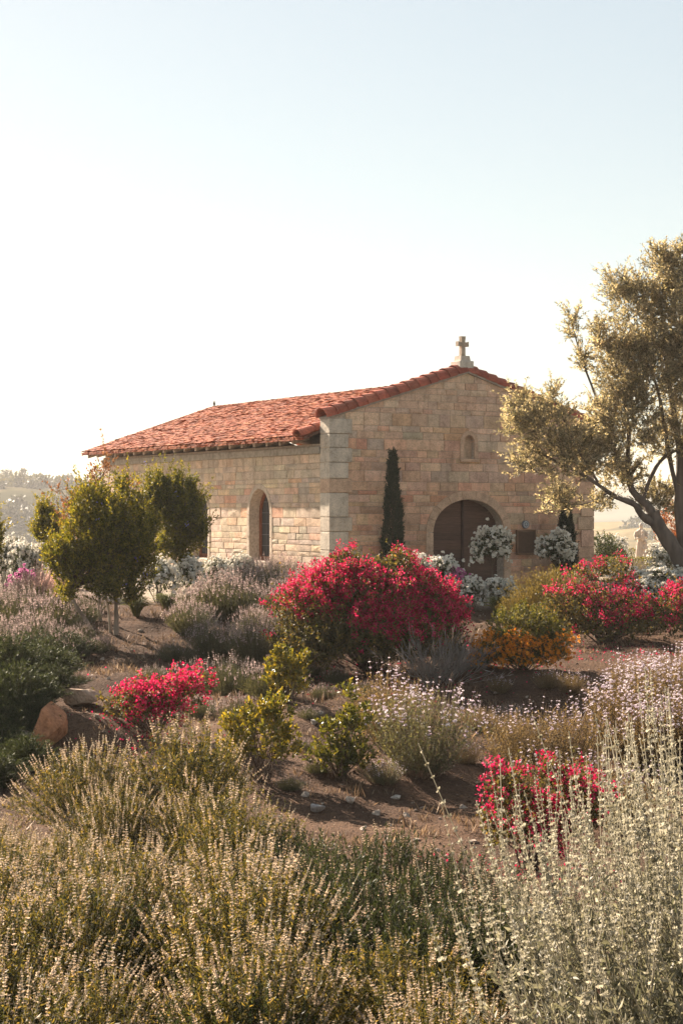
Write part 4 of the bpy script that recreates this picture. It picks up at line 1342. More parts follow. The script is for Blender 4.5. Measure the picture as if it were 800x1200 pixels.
for px, py, hw in ((378, 818, 18), (362, 842, 16), (420, 850, 20), (352, 880, 18), (372, 905, 18), (340, 925, 20), (255, 890, 18), (395, 800, 20), (430, 815, 18), (365, 790, 18)):
    at_px(lavs[2], px, py, hw, .55, lab, 'lavender', g, hs=.95)
twg = [proto('dry_twig_bush', spiky(650 + 10 * k, .6, .55, 110, leaf=(.15, .0045), lps=9, lrange=(.25, 1.0), spike=.10, wh=(1, 2), wr=.010, wm=3, frac=.35, base=.35, arch=.55, jit=.36, stem_r=.0035, flat=.85, upb=1.0, hvar=(.4, 1.15)),
             branches=('stems', G_TWIG), twigs=('foliage', G_TWIG), seed_heads=('flowers', G_DRY)) for k in range(2)]
at_px(twg[0], 512, 800, 46, .6, 'leafless grey twig bush beside the large bougainvillea', 'twig bush', hs=1.4)
at_px(twg[1], 548, 782, 34, .6, 'leafless grey twig bush next to the orange flowered shrub', 'twig bush', hs=1.1)
at_px(twg[0], 600, 838, 20, .6, 'small low grey twig bush on the bare slope under the orange flowers', 'twig bush', hs=.8)

# ------------------------------------------------------------------ glossy shrubs
def gloss(seed, lobes, ncl, lt=(.25, 1.0)):
    return proto('glossy_shrub', shrub(seed, lobes, ncl, 12, (.062, .026), twig=.13, six=True, inner=.3, ltint=lt, nstem=30, stem_r=.010, up=.8, shell=.22, upleaf=.35), stems=('stems', G_WOODY), foliage=('foliage', G_YGREEN))
y1 = gloss(700, [((0, 0, .5), (.38, .35, .42)), ((-.3, 0, .55), (.22, .22, .3)), ((.2, 0, .85), (.2, .2, .22)), ((-.35, 0, .3), (.2, .2, .2)), ((.3, 0, .4), (.2, .2, .3))], 300)
y2 = gloss(710, [((0, 0, .3), (.3, .28, .3)), ((-.12, 0, .6), (.13, .12, .15)), ((.18, 0, .5), (.16, .14, .14))], 190)
y3 = gloss(720, [((0, 0, .4), (.3, .28, .35)), ((.18, 0, .7), (.2, .2, .2)), ((-.15, 0, .22), (.3, .25, .22)), ((.08, 0, 1.0), (.12, .12, .16)), ((.2, 0, .2), (.25, .22, .2))], 240, (.0, .6))
p = on_ground(305, 915); plant(y1, p, 0, 1.0, 'sunlit yellow green shrub with glossy leaves on the slope', 'shrub')
p = on_ground(337, 825); plant(y2, p, 0, 1.12, 'small glossy green shrub at the foot of the large bougainvillea', 'shrub')
p = on_ground(400, 912); plant(y3, p, 0, 1.0, 'shaded dark green glossy shrub beside the grey green purple sage', 'shrub')

# ------------------------------------------------------------------ orange shrub and broom
o1 = proto('orange_shrub', shrub(740, [((0, 0, .45), (.62, .5, .5)), ((-.35, -.25, .25), (.42, .35, .28)), ((.4, -.15, .35), (.38, .35, .38)), ((0, -.3, .2), (.55, .3, .22))], 1300, 13, (.040, .022), twig=.14, ltint=(.1, .9), nstem=40,
                                flower=lambda g_, P, D, r, rho: blooms(.8, .036, 5, 3, .05)(g_, P[P[:, 2] < .55], D[P[:, 2] < .55], r, rho[P[:, 2] < .55])),
           stems=('stems', G_WOODY), foliage=('foliage', G_HEDGE), blossoms=('flowers', G_ORANGE))
p = on_ground(612, 785); plant(o1, p, 0, (1.0, 1.0, 1.08), 'green shrub dotted with orange flowers below the golden broom', 'shrub')
br = proto('broom_bush', spiky(760, .6, .8, 700, leaf=(.035, .005), lps=22, lrange=(.3, 1.0), spike=0, base=.3, arch=.5, upb=.8, flat=.8, jit=.1, stem_r=.003, ltint=(.2, 1)), stems=('stems', G_BROOM), foliage=('foliage', G_BROOM))
g = 'golden broom bushes before the chapel door'; lab = 'feathery golden broom bush between the orange shrub and the chapel wall'
for px, py, hw, h in ((648, 728, 46, 1.05), (612, 728, 28, .9), (690, 725, 30, 1.0)):
    at_px(br, px, py, hw, .6, lab, 'broom bush', g, hs=h)

# ------------------------------------------------------------------ roses
def rose(seed, lobes, ncl, prob, mat=G_WHITE, lpc=9, r_=.060, zlo=-.2, zhi=.1, base=(0, 0, 0), nstem=24):
    return proto('rose_bush', shrub(seed, lobes, ncl, lpc, (.045, .028), twig=.14, nstem=nstem, stem_r=.008, inner=.3, base=base,
                                    flower=blooms(prob, r_, 6, 3, .06, zlo, zhi)), stems=('stems', G_WOODY), foliage=('foliage', G_ROSEL), blossoms=('flowers', mat))
rw = [rose(800 + 10 * k, [((0, 0, .45), (.45, .42, .4)), ((.2, .1, .7), (.25, .25, .22)), ((-.25, 0, .6), (.25, .25, .25))], 380, .48, zlo=.15, zhi=.45) for k in range(2)]
def rose_at(px, py, hw, lab, group=None, hs=1.0, k=0):
    at_px(rw[k], px, py, hw, .5, lab, 'rose bush', group, hs=hs)
g = 'white rose bushes at the foot of the side wall'
for k, (px, py, hw) in enumerate(((185, 706, 24), (222, 702, 22), (254, 697, 20), (282, 690, 18))):
    rose_at(px, py, hw, 'white rose bush in full bloom along the foot of the side wall', g, 1.15, k % 2)
g = 'white rose bushes left of the green trees'
for k, (px, py, hw) in enumerate(((8, 692, 26), (34, 694, 24), (60, 690, 22), (-14, 690, 26), (72, 700, 18))):
    rose_at(px, py, hw, 'sunlit white rose bush behind the pink fountain grass', g, 1.25, k % 2)
for k, (px, py, hw) in enumerate(((490, 705, 24), (520, 708, 24))):
    rose_at(px, py, hw, 'white rose bush between the large bougainvillea and the door', 'white roses by the door', 1.2, k)
for k, (px, py, hw) in enumerate(((552, 716, 22), (585, 714, 20))):
    rose_at(px, py, hw, 'low white rose bush under the standard rose tree', 'low white roses under the standard rose', .95, k)
for k, (px, py, hw) in enumerate(((738, 708, 28), (772, 708, 28), (800, 706, 26), (758, 716, 24), (790, 718, 24))):
    rose_at(px, py, hw, 'white rose bush behind the sprawling bougainvillea sprays', 'white roses behind the sprawling bougainvillea', .8, k % 2)
# standard roses: a ball of bloom on a bare stem
def standard(seed, h, R):
    gg = shrub(seed, [((0, 0, h), (R, R, R * .95)), ((R * .3, 0, h + R * .3), (R * .7, R * .7, R * .7)), ((-R * .4, 0, h - .1), (R * .6, R * .6, R * .6))], 420, 9, (.045, .028), twig=.14, nstem=14, stem_r=.008, inner=.35,
               base=(0, 0, h - R * .8), flower=blooms(.40, .060, 6, 3, .06))
    z = np.linspace(-.05, h - R * .5, 7)
    gg['stems'].tubes(np.stack([.015 * np.sin(z * 5), .01 * np.cos(z * 4), z], 1)[None], np.linspace(.022, .014, 7)[None], [.4], sides=6)
    return proto('standard_rose', gg, stem=('stems', G_WOODY), foliage=('foliage', G_ROSEL), blossoms=('flowers', G_WHITE))
def stand_on(pr, px, Y, label, cat, rz=0.0, s=1.0):
    x = (px - 400) / FPX * Y
    return plant(pr, (x, Y, float(ground_z(x, Y)) - .02), rz, s, label, cat)
stand_on(standard(840, 1.0, .43), 576, 39.4, 'standard rose tree with a white ball of bloom before the arched door', 'rose tree')
stand_on(standard(850, .92, .36), 650, 40.6, 'standard rose tree with white blooms beside the plaque', 'rose tree')
rp = rose(860, [((0, 0, .4), (.4, .35, .35)), ((.1, 0, .65), (.2, .2, .2))], 220, .45, G_PINK, zlo=.1, zhi=.4)
at_px(rp, 534, 712, 18, .45, 'small pink rose bush in front of the door', 'rose bush', hs=1.3)
at_px(rp, 28, 706, 20, .45, 'small pink rose bush below the sunlit white roses', 'rose bush', hs=1.0)
# fountain grass and strappy leaves
plm = proto('fountain_grass', spiky(870, .5, .75, 260, leaf=(.12, .006), lps=5, lrange=(.05, .5), spike=.22, wh=(8, 10), wr=.022, wm=4, frac=.6, base=.12, arch=.9, stem_r=.002, upb=1.6), blades=('stems', G_GRASS), foliage=('foliage', G_GRASS), plumes=('flowers', G_PLUME))
for px, py, hw in ((44, 722, 26), (62, 716, 20)):
    at_px(plm, px, py, hw, .5, 'pink plumed fountain grass below the sunlit white roses', 'grass', 'pink fountain grasses', hs=1.3)
def straps(seed, n, R, H):
    g_ = Geo(seed); r = np.random.default_rng(seed)
    a = r.uniform(0, 6.28, n); rr = R * r.uniform(.2, 1, n); h = H * r.uniform(.6, 1.1, n)
    b = np.stack([np.cos(a) * .05, np.sin(a) * .05, np.zeros(n) - .02], 1)
    t = np.stack([np.cos(a) * rr, np.sin(a) * rr, h * .8], 1); c = np.stack([np.cos(a) * rr * .35, np.sin(a) * rr * .35, h * 1.1], 1)
    g_.tubes(bez(b, c, t, np.tile(np.linspace(0, 1, 6), (n, 1))), np.linspace(.010, .003, 6)[None], r.uniform(0, 1, n))
    return g_
sg = proto('strap_leaf_clump', {'f': straps(880, 240, .42, .62)}, foliage=('f', G_GRASS))
for px, py, hw, l in ((196, 716, 20, 'green strappy leaf clump at the end of the white rose row'), (160, 722, 22, 'low yellow green strappy clump beside the tree stems'), (583, 722, 22, 'yellow green strappy clump left of the golden broom')):
    at_px(sg, px, py, hw, .42, l, 'leaf clump', hs=.8)
# dark clipped mound under the windows
dm = proto('low_shrub', shrub(890, [((0, 0, .22), (.5, .4, .26))], 320, 12, (.03, .012), twig=.1, nstem=16), stems=('stems', G_WOODY), foliage=('foliage', G_LAV))
for px, py, hw, l in ((252, 690, 26, 'low dark green shrub below the window nearer the gable'), (205, 698, 22, 'low dark green shrub beneath the tree beside the window')):
    at_px(dm, px, py - 6, hw, .5, l, 'shrub', hs=1.2)

# ------------------------------------------------------------------ trees
def px_lobes(lst, base, Y):
    """lobes given as photograph pixels (x, y, half width, half height, depth offset) -> local to the tree base"""
    out = []
    for x, y, rx, ry, dy in lst:
        q = px_point(x, y, Y + dy) - base
        k = (Y + dy) / FPX
        out.append((tuple(q), (rx * k, (rx * .55 + ry * .45) * k, ry * k)))
    return out
def px_path(pts, base, Y):
    return np.array([px_point(x, y, Y + d) - base for x, y, d in pts])
def smooth_path(p, n):
    t = np.linspace(0, len(p) - 1, n)
    o = np.stack([np.interp(t, np.arange(len(p)), p[:, j]) for j in range(3)], 1)
    for _ in range(2):
        o[1:-1] = (o[:-2] + 2 * o[1:-1] + o[2:]) / 4
    return o
def limb(g_, p, r0, r1, n=14, sides=9, seed=0):
    q = smooth_path(p, n)
    rr = np.linspace(r0, r1, n) * (1 + .10 * np.sin(np.arange(n) * 1.9 + seed))
    g_.tubes(q[None], rr[None], [.5], sides=sides)

# two green trees by the side wall
def green_tree(seed, bx, by, lobes, ncl, stems, Y=None, lt=(.1, .95), lpc=18, purple=.007):
    base = on_ground(bx, by) if Y is None else np.array([(bx - 400) / FPX * Y, Y, float(ground_z((bx - 400) / FPX * Y, Y))])
    Y = base[1]
    tr = Geo(seed)
    q = np.random.default_rng(seed)
    lobes = [(x, y, rx * .86, ry * .88, d_) for x, y, rx, ry, d_ in lobes]
    for x, y, rx, ry, d_ in list(lobes):
        if rx > 18:                       # uneven outline: smaller lobes round the big ones
            for _ in range(5):
                a = q.uniform(0, 6.28); f_ = q.uniform(.85, 1.18); w_ = q.uniform(.2, .42)
                lobes.append((x + rx * f_ * math.cos(a), y - ry * f_ * math.sin(a), rx * w_, ry * w_, d_ + q.uniform(-.6, .3)))
    for pts, r0, r1 in stems:
        limb(tr, px_path(pts, base, Y), r0, r1)
    gg = shrub(seed, px_lobes(lobes, base, Y), ncl, lpc, (.060, .028), twig=.26, inner=.3, ltint=lt, nstem=70, stem_r=.014, up=.75, shell=.2, spread=.7, shoots=(int(ncl * .11), .5, .6, .9, 26), base=tuple(px_path([stems[0][0][-1]], base, Y)[0]),
               zmin=.3, flower=blooms(purple, .03, 5, 4, .05))
    gg['trunk'] = tr
    return base, gg
LILAC = leaf_mat('lilac_petal', [(0, (.20, .17, .38)), (1, (.40, .36, .60))], .4, (1, 1, 1))
base, gg = green_tree(900, 126, 746, [(120, 645, 58, 55, 0), (92, 668, 34, 34, -.2), (150, 612, 32, 40, .2), (108, 598, 30, 34, 0), (150, 660, 32, 45, 0), (72, 660, 16, 24, 0), (125, 684, 36, 16, 0), (172, 650, 14, 40, .1), (60, 655, 12, 16, 0)], 3000,
                      [([(113, 748, 0), (100, 725, 0), (86, 706, 0), (82, 690, 0)], .045, .028), ([(136, 744, .1), (137, 720, .1), (134, 690, .1), (130, 650, .1)], .05, .025), ([(130, 745, .2), (128, 715, .2), (120, 680, .2)], .03, .02)])
t1 = proto('leafy_tree', gg, trunk=('trunk', G_PALEBARK), branches=('stems', G_WOODY), crown=('foliage', G_TREE), blossoms=('flowers', LILAC))
plant(t1, base, 0, 1.0, 'bushy green tree on a leaning pale stem before the chapel side wall', 'tree')
# russet shoots standing out of its top belong to a thinner tree behind
base, gg = green_tree(920, 118, 728, [(112, 566, 15, 26, 0), (128, 545, 9, 16, 0), (84, 588, 16, 14, 0), (70, 578, 7, 14, 0), (152, 570, 12, 12, 0), (100, 620, 30, 40, 0)], 330,
                      [([(118, 728, 0), (116, 690, 0), (114, 640, 0), (112, 570, 0)], .035, .012), ([(114, 640, 0), (95, 605, 0), (72, 575, 0)], .016, .006), ([(114, 640, 0), (126, 590, 0), (130, 540, 0)], .014, .005)], lpc=9, purple=0)
t1b = proto('russet_tree', gg, trunk=('trunk', G_PALEBARK), branches=('stems', G_WOODY), crown=('foliage', G_RED))
plant(t1b, base, 0, 1.0, 'thin tree with russet young shoots rising behind the bushy green tree', 'tree')
base, gg = green_tree(940, 205, 700, [(210, 608, 33, 42, 0), (194, 590, 22, 32, 0), (224, 630, 20, 30, 0), (205, 645, 24, 20, 0), (188, 570, 7, 16, 0), (208, 566, 7, 14, 0), (222, 575, 7, 16, 0)], 2100,
                      [([(203, 700, 0), (204, 680, 0), (206, 640, 0), (208, 610, 0)], .05, .025), ([(206, 665, 0), (196, 630, 0), (192, 600, 0)], .03, .015)], lt=(.0, .8))
t2 = proto('leafy_tree', gg, trunk=('trunk', G_PALEBARK), branches=('stems', G_WOODY), crown=('foliage', G_TREE), blossoms=('flowers', LILAC))
plant(t2, base, 0, 1.0, 'rounded green tree standing against the side wall and its window', 'tree')
base, gg = green_tree(960, 57, 690, [(57, 622, 20, 24, 0), (52, 606, 9, 16, 0), (66, 640, 16, 18, 0)], 700, [([(57, 692, 0), (57, 660, 0), (57, 630, 0)], .03, .015)], Y=39.0)
t3 = proto('leafy_tree', gg, trunk=('trunk', G_PALEBARK), branches=('stems', G_WOODY), crown=('foliage', G_TREE))
plant(t3, base, 0, 1.0, 'small green tree behind the sunlit white roses', 'tree')
base, gg = green_tree(970, -14, 705, [(-16, 640, 20, 34, 0), (-8, 620, 9, 16, 0)], 500, [([(-14, 706, 0), (-14, 670, 0), (-14, 640, 0)], .03, .015)], Y=35.0)
t4 = proto('leafy_tree', gg, trunk=('trunk', G_PALEBARK), branches=('stems', G_WOODY), crown=('foliage', G_TREE))
plant(t4, base, 0, 1.0, 'small green tree left of the pink fountain grass', 'tree')

# cypresses against the facade
def cypress(seed, h, R, n=1500):
    r = np.random.default_rng(seed)
    fo = Geo(seed); st = Geo(seed + 1)
    z = h * (1 - (1 - r.uniform(0.02, 1, n)) ** .85)
    prof = R * np.clip(np.minimum((z / h + .05) * 5, 1), 0, 1) * np.clip((1 - z / h) * 1.35, .02, 1) ** .75
    a = r.uniform(0, 6.28, n); q = prof * (1 - np.abs(r.normal(0, .22, n))) * (1 + .12 * np.sin(3 * a + z * 5))
    C = np.stack([np.cos(a) * q, np.sin(a) * q, z], 1)
    d = nrm(np.stack([np.cos(a) * .33, np.sin(a) * .33, np.full(n, 1.0)], 1) + r.normal(0, .16, (n, 3)))
    m = 18
    P = (C[:, None] + d[:, None] * (r.uniform(0, .16, (n, m, 1))) + r.normal(0, .012, (n, m, 3))).reshape(-1, 3)
    D = (d[:, None] + r.normal(0, .35, (n, m, 3))).reshape(-1, 3)
    fo.leaves(P, D, .052 * r.uniform(.6, 1.3, len(P)), .017, np.clip(r.uniform(0, .9, len(P)) + np.repeat(r.normal(0, .15, n), m), 0, 1))
    zz = np.linspace(-.05, h * .9, 8)
    st.tubes(np.stack([zz * 0, zz * 0, zz], 1)[None], np.linspace(.05, .008, 8)[None], [.4], sides=7)
    return proto('cypress', {'f': fo, 's': st}, trunk=('s', G_WOODY), crown=('f', G_CYP))
def facade_pt(u, out):
    c, s = math.cos(TH), math.sin(TH)
    x = ORG[0] + u * c + out * s; y = ORG[1] + u * s - out * c
    return x, y, float(ground_z(x, y)) - .02
plant(cypress(980, 3.14, .245, 1500), facade_pt(1.40, .50), 0, 1.0, 'slender dark cypress against the facade between corner and door', 'cypress')
plant(cypress(985, 1.98, .26, 1200), facade_pt(6.45, .50), 1, 1.0, 'shorter dark cypress at the right end of the facade under the olive', 'cypress')

# the olive tree
OY = 37.2
base = np.array([(816 - 400) / FPX * OY, OY, float(ground_z((816 - 400) / FPX * OY, OY)) - .05])
tr = Geo(990)
limb(tr, px_path([(818, 706, 0), (806, 672, 0), (790, 645, 0), (770, 616, 0), (764, 600, 0)], base, OY), .21, .135, 18, seed=1)
limb(tr, px_path([(770, 617, 0), (758, 609, -.1), (749, 603, -.15), (747, 594, -.2), (739, 588, -.25), (725, 585, -.3), (712, 577, -.3), (690, 560, -.3), (660, 545, -.4), (630, 530, -.4)], base, OY), .095, .022, 22, seed=2)
limb(tr, px_path([(766, 606, 0), (758, 592, .1), (748, 584, .2), (738, 574, .2), (733, 545, .2), (738, 505, .2), (728, 460, .2)], base, OY), .105, .03, 20, seed=3)
limb(tr, px_path([(752, 588, .15), (757, 570, .2), (770, 542, .2), (785, 530, .2), (806, 522, .3)], base, OY), .05, .03, 14, seed=4)
limb(tr, px_path([(816, 705, .1), (806, 660, .2), (797, 620, .3), (795, 580, .3), (798, 540, .3), (790, 490, .3), (780, 430, .2), (772, 340, .2)], base, OY), .17, .025, 22, seed=5)
limb(tr, px_path([(797, 590, .3), (786, 550, .3), (778, 500, .2), (770, 450, .2), (745, 400, .1)], base, OY), .06, .02, 14, seed=6)
limb(tr, px_path([(735, 560, .2), (715, 520, -.1), (700, 470, -.2), (680, 420, -.2), (668, 372, -.2)], base, OY), .045, .010, 16, seed=7)
limb(tr, px_path([(797, 580, .3), (830, 520, .2), (850, 450, .2), (850, 380, .2)], base, OY), .08, .02, 14, seed=8)
limb(tr, px_path([(700, 565, -.3), (672, 520, -.4), (655, 480, -.4), (640, 455, -.4)], base, OY), .03, .008, 12, seed=9)
limb(tr, px_path([(712, 577, -.3), (690, 590, -.4), (672, 592, -.4)], base, OY), .022, .006, 8, seed=10)
oliveL = [(640, 505, 42, 40, -.3), (610, 500, 26, 26, -.3), (665, 540, 42, 42, -.4), (655, 590, 24, 24, -.5), (620, 545, 24, 24, -.4), (700, 540, 36, 40, -.2), (610, 470, 18, 12, -.3), (648, 462, 14, 12, -.3),
          (735, 500, 45, 55, 0), (760, 440, 50, 60, 0), (725, 435, 36, 50, .1), (790, 380, 40, 60, 0), (745, 365, 34, 44, 0), (770, 310, 20, 26, 0), (790, 330, 26, 40, .1), (722, 340, 18, 26, 0), (702, 400, 14, 26, 0),
          (672, 385, 10, 26, -.2), (682, 425, 13, 20, -.2), (790, 520, 40, 40, .4), (830, 440, 60, 90, .2), (850, 540, 50, 50, .2), (730, 560, 30, 22, .3), (770, 590, 28, 26, .8), (705, 490, 22, 30, -.1), (800, 290, 12, 14, 0), (640, 448, 6, 5, -.3), (700, 590, 22, 16, -.2)]
oliveL = [(a, b, c * .88, d_ * .9, e) for a, b, c, d_, e in oliveL]
gg = shrub(995, px_lobes(oliveL, base, OY), 6000, 18, (.085, .026), twig=.34, inner=.2, ltint=(.18, 1.0), nstem=0, up=.45, shell=.20, spread=.62, shoots=(900, .42, .9, .35, 22), zmin=.9, twigr=.004)
gg['trunk'] = tr
ol = proto('olive_tree', gg, trunk=('trunk', G_OLIVEBARK), twigs=('stems', G_WOODY), crown=('foliage', G_OLIVE))
plant(ol, base, 0, 1.0, 'large silvery olive tree with forked leaning trunk beside the chapel', 'olive tree')
# ------------------------------------------------------------------ garden behind the olive: hedges, statue
def hedge(seed, Lx, Ly, H, name, label, loc, rz, n=None):
    r = np.random.default_rng(seed); fo = Geo(seed); st = Geo(seed + 1)
    n = n or int(900 * (Lx * Ly + 2 * (Lx + Ly) * H))
    ar = np.array([Lx * Ly, Lx * H, Lx * H, Ly * H, Ly * H]); k = r.choice(5, n, p=ar / ar.sum())
    u, v_ = r.uniform(-.5, .5, n), r.uniform(-.5, .5, n)
    P = np.zeros((n, 3)); D = np.zeros((n, 3))
    for i in range(5):
        m = k == i
        if i == 0:
            P[m] = np.stack([u[m] * Lx, v_[m] * Ly, np.full(m.sum(), H)], 1); D[m] = (0, 0, 1)
        elif i < 3:
            s = -1 if i == 1 else 1
            P[m] = np.stack([u[m] * Lx, np.full(m.sum(), s * Ly / 2), (v_[m] + .5) * H], 1); D[m] = (0, s, 0)
        else:
            s = -1 if i == 3 else 1
            P[m] = np.stack([np.full(m.sum(), s * Lx / 2), u[m] * Ly, (v_[m] + .5) * H], 1); D[m] = (s, 0, 0)
    P -= D * np.abs(r.normal(0, .05, n))[:, None]
    fo.leaves(P, D * .6 + nrm(r.normal(size=(n, 3))), .035 * r.uniform(.6, 1.3, n), .020, np.clip(r.uniform(0, 1, n), 0, 1))
    a = np.stack([r.uniform(-.45, .45, 40) * Lx, r.uniform(-.35, .35, 40) * Ly, np.full(40, -.03)], 1)
    b = a + np.stack([r.normal(0, .1, 40), r.normal(0, .1, 40), np.full(40, H * .95)], 1)
    st.tubes(np.stack([a, (a + b) / 2 + r.normal(0, .03, (40, 3)), b], 1), .012, r.uniform(0, 1, 40))
    pr = proto(name, {'f': fo, 's': st}, stems=('s', G_WOODY), foliage=('f', G_HEDGE))
    return plant(pr, loc, rz, 1.0, label, 'hedge')
def gpt(px, Y):
    x = (px - 400) / FPX * Y
    return (x, Y, float(ground_z(x, Y)))
hedge(1000, 3.3, .6, .60, 'clipped_hedge', 'low clipped hedge running behind the bougainvillea and olive trunk', gpt(745, 46.0), rad(4))
hedge(1010, 2.6, .5, .62, 'clipped_hedge', 'clipped hedge beside the stone statue, farther from the olive', gpt(728, 55.5), rad(-3))
hedge(1020, 2.4, .5, .55, 'clipped_hedge', 'clipped hedge beyond the olive trunk, right of the statue', gpt(812, 52.0), rad(3))
dkb = proto('garden_shrub', shrub(1030, [((0, 0, .6), (.55, .5, .6)), ((.3, 0, .4), (.4, .4, .4))], 500, 10, (.05, .026), twig=.16, flower=blooms(.10, .05, 5, 2, .05)), stems=('stems', G_WOODY), foliage=('foliage', G_ROSEL), blossoms=('flowers', G_WHITE))
plant(dkb, gpt(703, 48.5), 0, 1.0, 'dark green rose shrub next to the far end of the facade', 'shrub')
plant(dkb, gpt(722, 50.0), 2, .72, 'dark low shrub between the facade end and the statue', 'shrub')
rwx = rw[1]
for px, Y, s, l in ((716, 53.5, 1.05, 'white rose bush in the garden left of the statue'), (776, 48.0, .95, 'white rose bush right of the statue under the olive limb'), (793, 55.0, 1.5, 'tall white rose bush farther back under the olive'), (782, 44.0, .9, 'white rose bush in front of the clipped hedge by the olive trunk')):
    plant(rwx, gpt(px, Y), px, s, l, 'rose bush')
orb = proto('orange_leaf_shrub', shrub(1040, [((0, 0, 1.2), (.6, .5, 1.0)), ((.4, 0, .8), (.5, .5, .8))], 520, 10, (.06, .032), twig=.2), stems=('stems', G_WOODY), foliage=('foliage', leaf_mat('rust_orange_leaf', [(0, (.22, .07, .02)), (1, (.46, .17, .05))], .5, (1.2, 1, .7))))
plant(orb, gpt(790, 50.0), 0, .95, 'shrub with rust orange leaves behind the olive trunk', 'shrub')

def lathe(prof, n=16, cx=0.0, cy=0.0):
    """prof: (z, rx, ry, ox, oy)"""
    v, f = [], []
    for z, rx, ry, ox, oy in prof:
        v += [(cx + ox + rx * math.cos(2 * math.pi * k / n), cy + oy + ry * math.sin(2 * math.pi * k / n), z) for k in range(n)]
    for j in range(len(prof) - 1):
        f += [(j * n + k, j * n + (k + 1) % n, (j + 1) * n + (k + 1) % n, (j + 1) * n + k) for k in range(n)]
    f += [tuple(range(n))[::-1], tuple(range((len(prof) - 1) * n, len(prof) * n))]
    return v, f
def tube_vf(path, radii, n=10):
    path = np.array(path, float); v, f = [], []
    tg = nrm(np.gradient(path, axis=0))
    for p, t, r_ in zip(path, tg, radii):
        a = nrm(np.cross(t, np.array([.2, .9, .31]))); b = np.cross(t, a)
        v += [tuple(p + r_ * (math.cos(2 * math.pi * k / n) * a + math.sin(2 * math.pi * k / n) * b)) for k in range(n)]
    for j in range(len(path) - 1):
        f += [(j * n + k, j * n + (k + 1) % n, (j + 1) * n + (k + 1) % n, (j + 1) * n + k) for k in range(n)]
    f += [tuple(range(n))[::-1], tuple(range((len(path) - 1) * n, len(path) * n))]
    return v, f
def build_statue():
    V, F = [], []
    def add(vf, folds=0.0):
        o = len(V)
        V.extend(vf[0]); F.extend([tuple(i + o for i in t) for t in vf[1]])
    # robed adult, child held at the breast with both arms
    robe = [(0, .17, .13, 0, 0), (.05, .175, .135, 0, 0), (.25, .15, .115, 0, 0), (.5, .125, .10, .01, 0), (.62, .12, .09, .01, 0), (.74, .145, .095, .0, 0), (.82, .15, .085, 0, 0), (.87, .10, .07, 0, 0), (.90, .048, .048, 0, -.005), (.94, .045, .046, 0, -.01)]
    add(lathe(robe, 22))
    add(lathe([(.925, .03, .035, 0, -.015), (.95, .052, .06, 0, -.015), (.99, .062, .07, 0, -.012), (1.03, .060, .068, 0, -.008), (1.065, .04, .046, 0, -.005), (1.078, .012, .014, 0, -.005)], 16))
    add(tube_vf([(0, -.075, 1.0), (0, -.092, .985), (0, -.075, .975)], [.008, .013, .009], 6))
    add(tube_vf([(-.135, 0, .81), (-.175, -.02, .70), (-.165, -.06, .60), (-.09, -.13, .61), (-.02, -.15, .63)], [.05, .046, .04, .032, .026]))
    add(tube_vf([(.135, 0, .81), (.18, -.03, .71), (.165, -.08, .63), (.10, -.14, .68), (.04, -.15, .70)], [.05, .046, .04, .032, .026]))
    add(lathe([(.56, .05, .05, .04, -.13), (.64, .062, .055, .04, -.135), (.73, .055, .05, .045, -.13), (.77, .028, .028, .045, -.13), (.79, .04, .042, .045, -.135), (.83, .045, .047, .045, -.135), (.865, .02, .02, .045, -.13)], 14))
    # second, smaller robed child standing at the knee
    add(lathe([(0, .09, .075, .13, -.10), (.2, .075, .065, .13, -.10), (.36, .07, .06, .13, -.10), (.42, .05, .045, .13, -.10), (.445, .028, .028, .13, -.10), (.46, .042, .044, .13, -.105), (.51, .048, .05, .13, -.105), (.55, .018, .02, .13, -.10)], 14))
    add(tube_vf([(.07, -.11, .38), (.05, -.15, .30), (.09, -.18, .29)], [.026, .022, .016], 7))
    # hem folds
    for a in np.linspace(-2.9, -.25, 8):
        add(tube_vf([(math.cos(a) * .172, math.sin(a) * .13, .01), (math.cos(a) * .15, math.sin(a) * .115, .25), (math.cos(a) * .12, math.sin(a) * .095, .52)], [.022, .017, .008], 6))
    me = bpy.data.meshes.new('statue')
    me.from_pydata(V, [], F)
    ob = bpy.data.objects.new('statue_build', me); COL.objects.link(ob)
    md = ob.modifiers.new('r', 'REMESH'); md.mode = 'VOXEL'; md.voxel_size = .011; md.use_smooth_shade = True
    sm = ob.modifiers.new('s', 'SMOOTH'); sm.factor = .5; sm.iterations = 2
    bpy.context.view_layer.update()
    dg = bpy.context.evaluated_depsgraph_get()
    res = bpy.data.meshes.new_from_object(ob.evaluated_get(dg))
    bpy.data.objects.remove(ob)
    res.materials.clear(); res.materials.append(plain_mat('pale_statue_stone', (.62, .52, .42), rough=.85, noise=.12, scale=9))
    return res
x, y, z = gpt(750.5, 52.0)
st_root = empty('statue', (x, y, z), rad(-8))
tag(st_root, 'pale stone statue of a robed figure holding a child among the hedges', 'statue')
link('figures', build_statue(), st_root, (0, 0, .40))
v, f = box_vf(-.27, .27, -.25, .22, -.05, .402, .015)
link('plinth', poly_mesh('plinth', v, f, plain_mat('plinth_stone', (.45, .38, .30), rough=.9)), st_root)

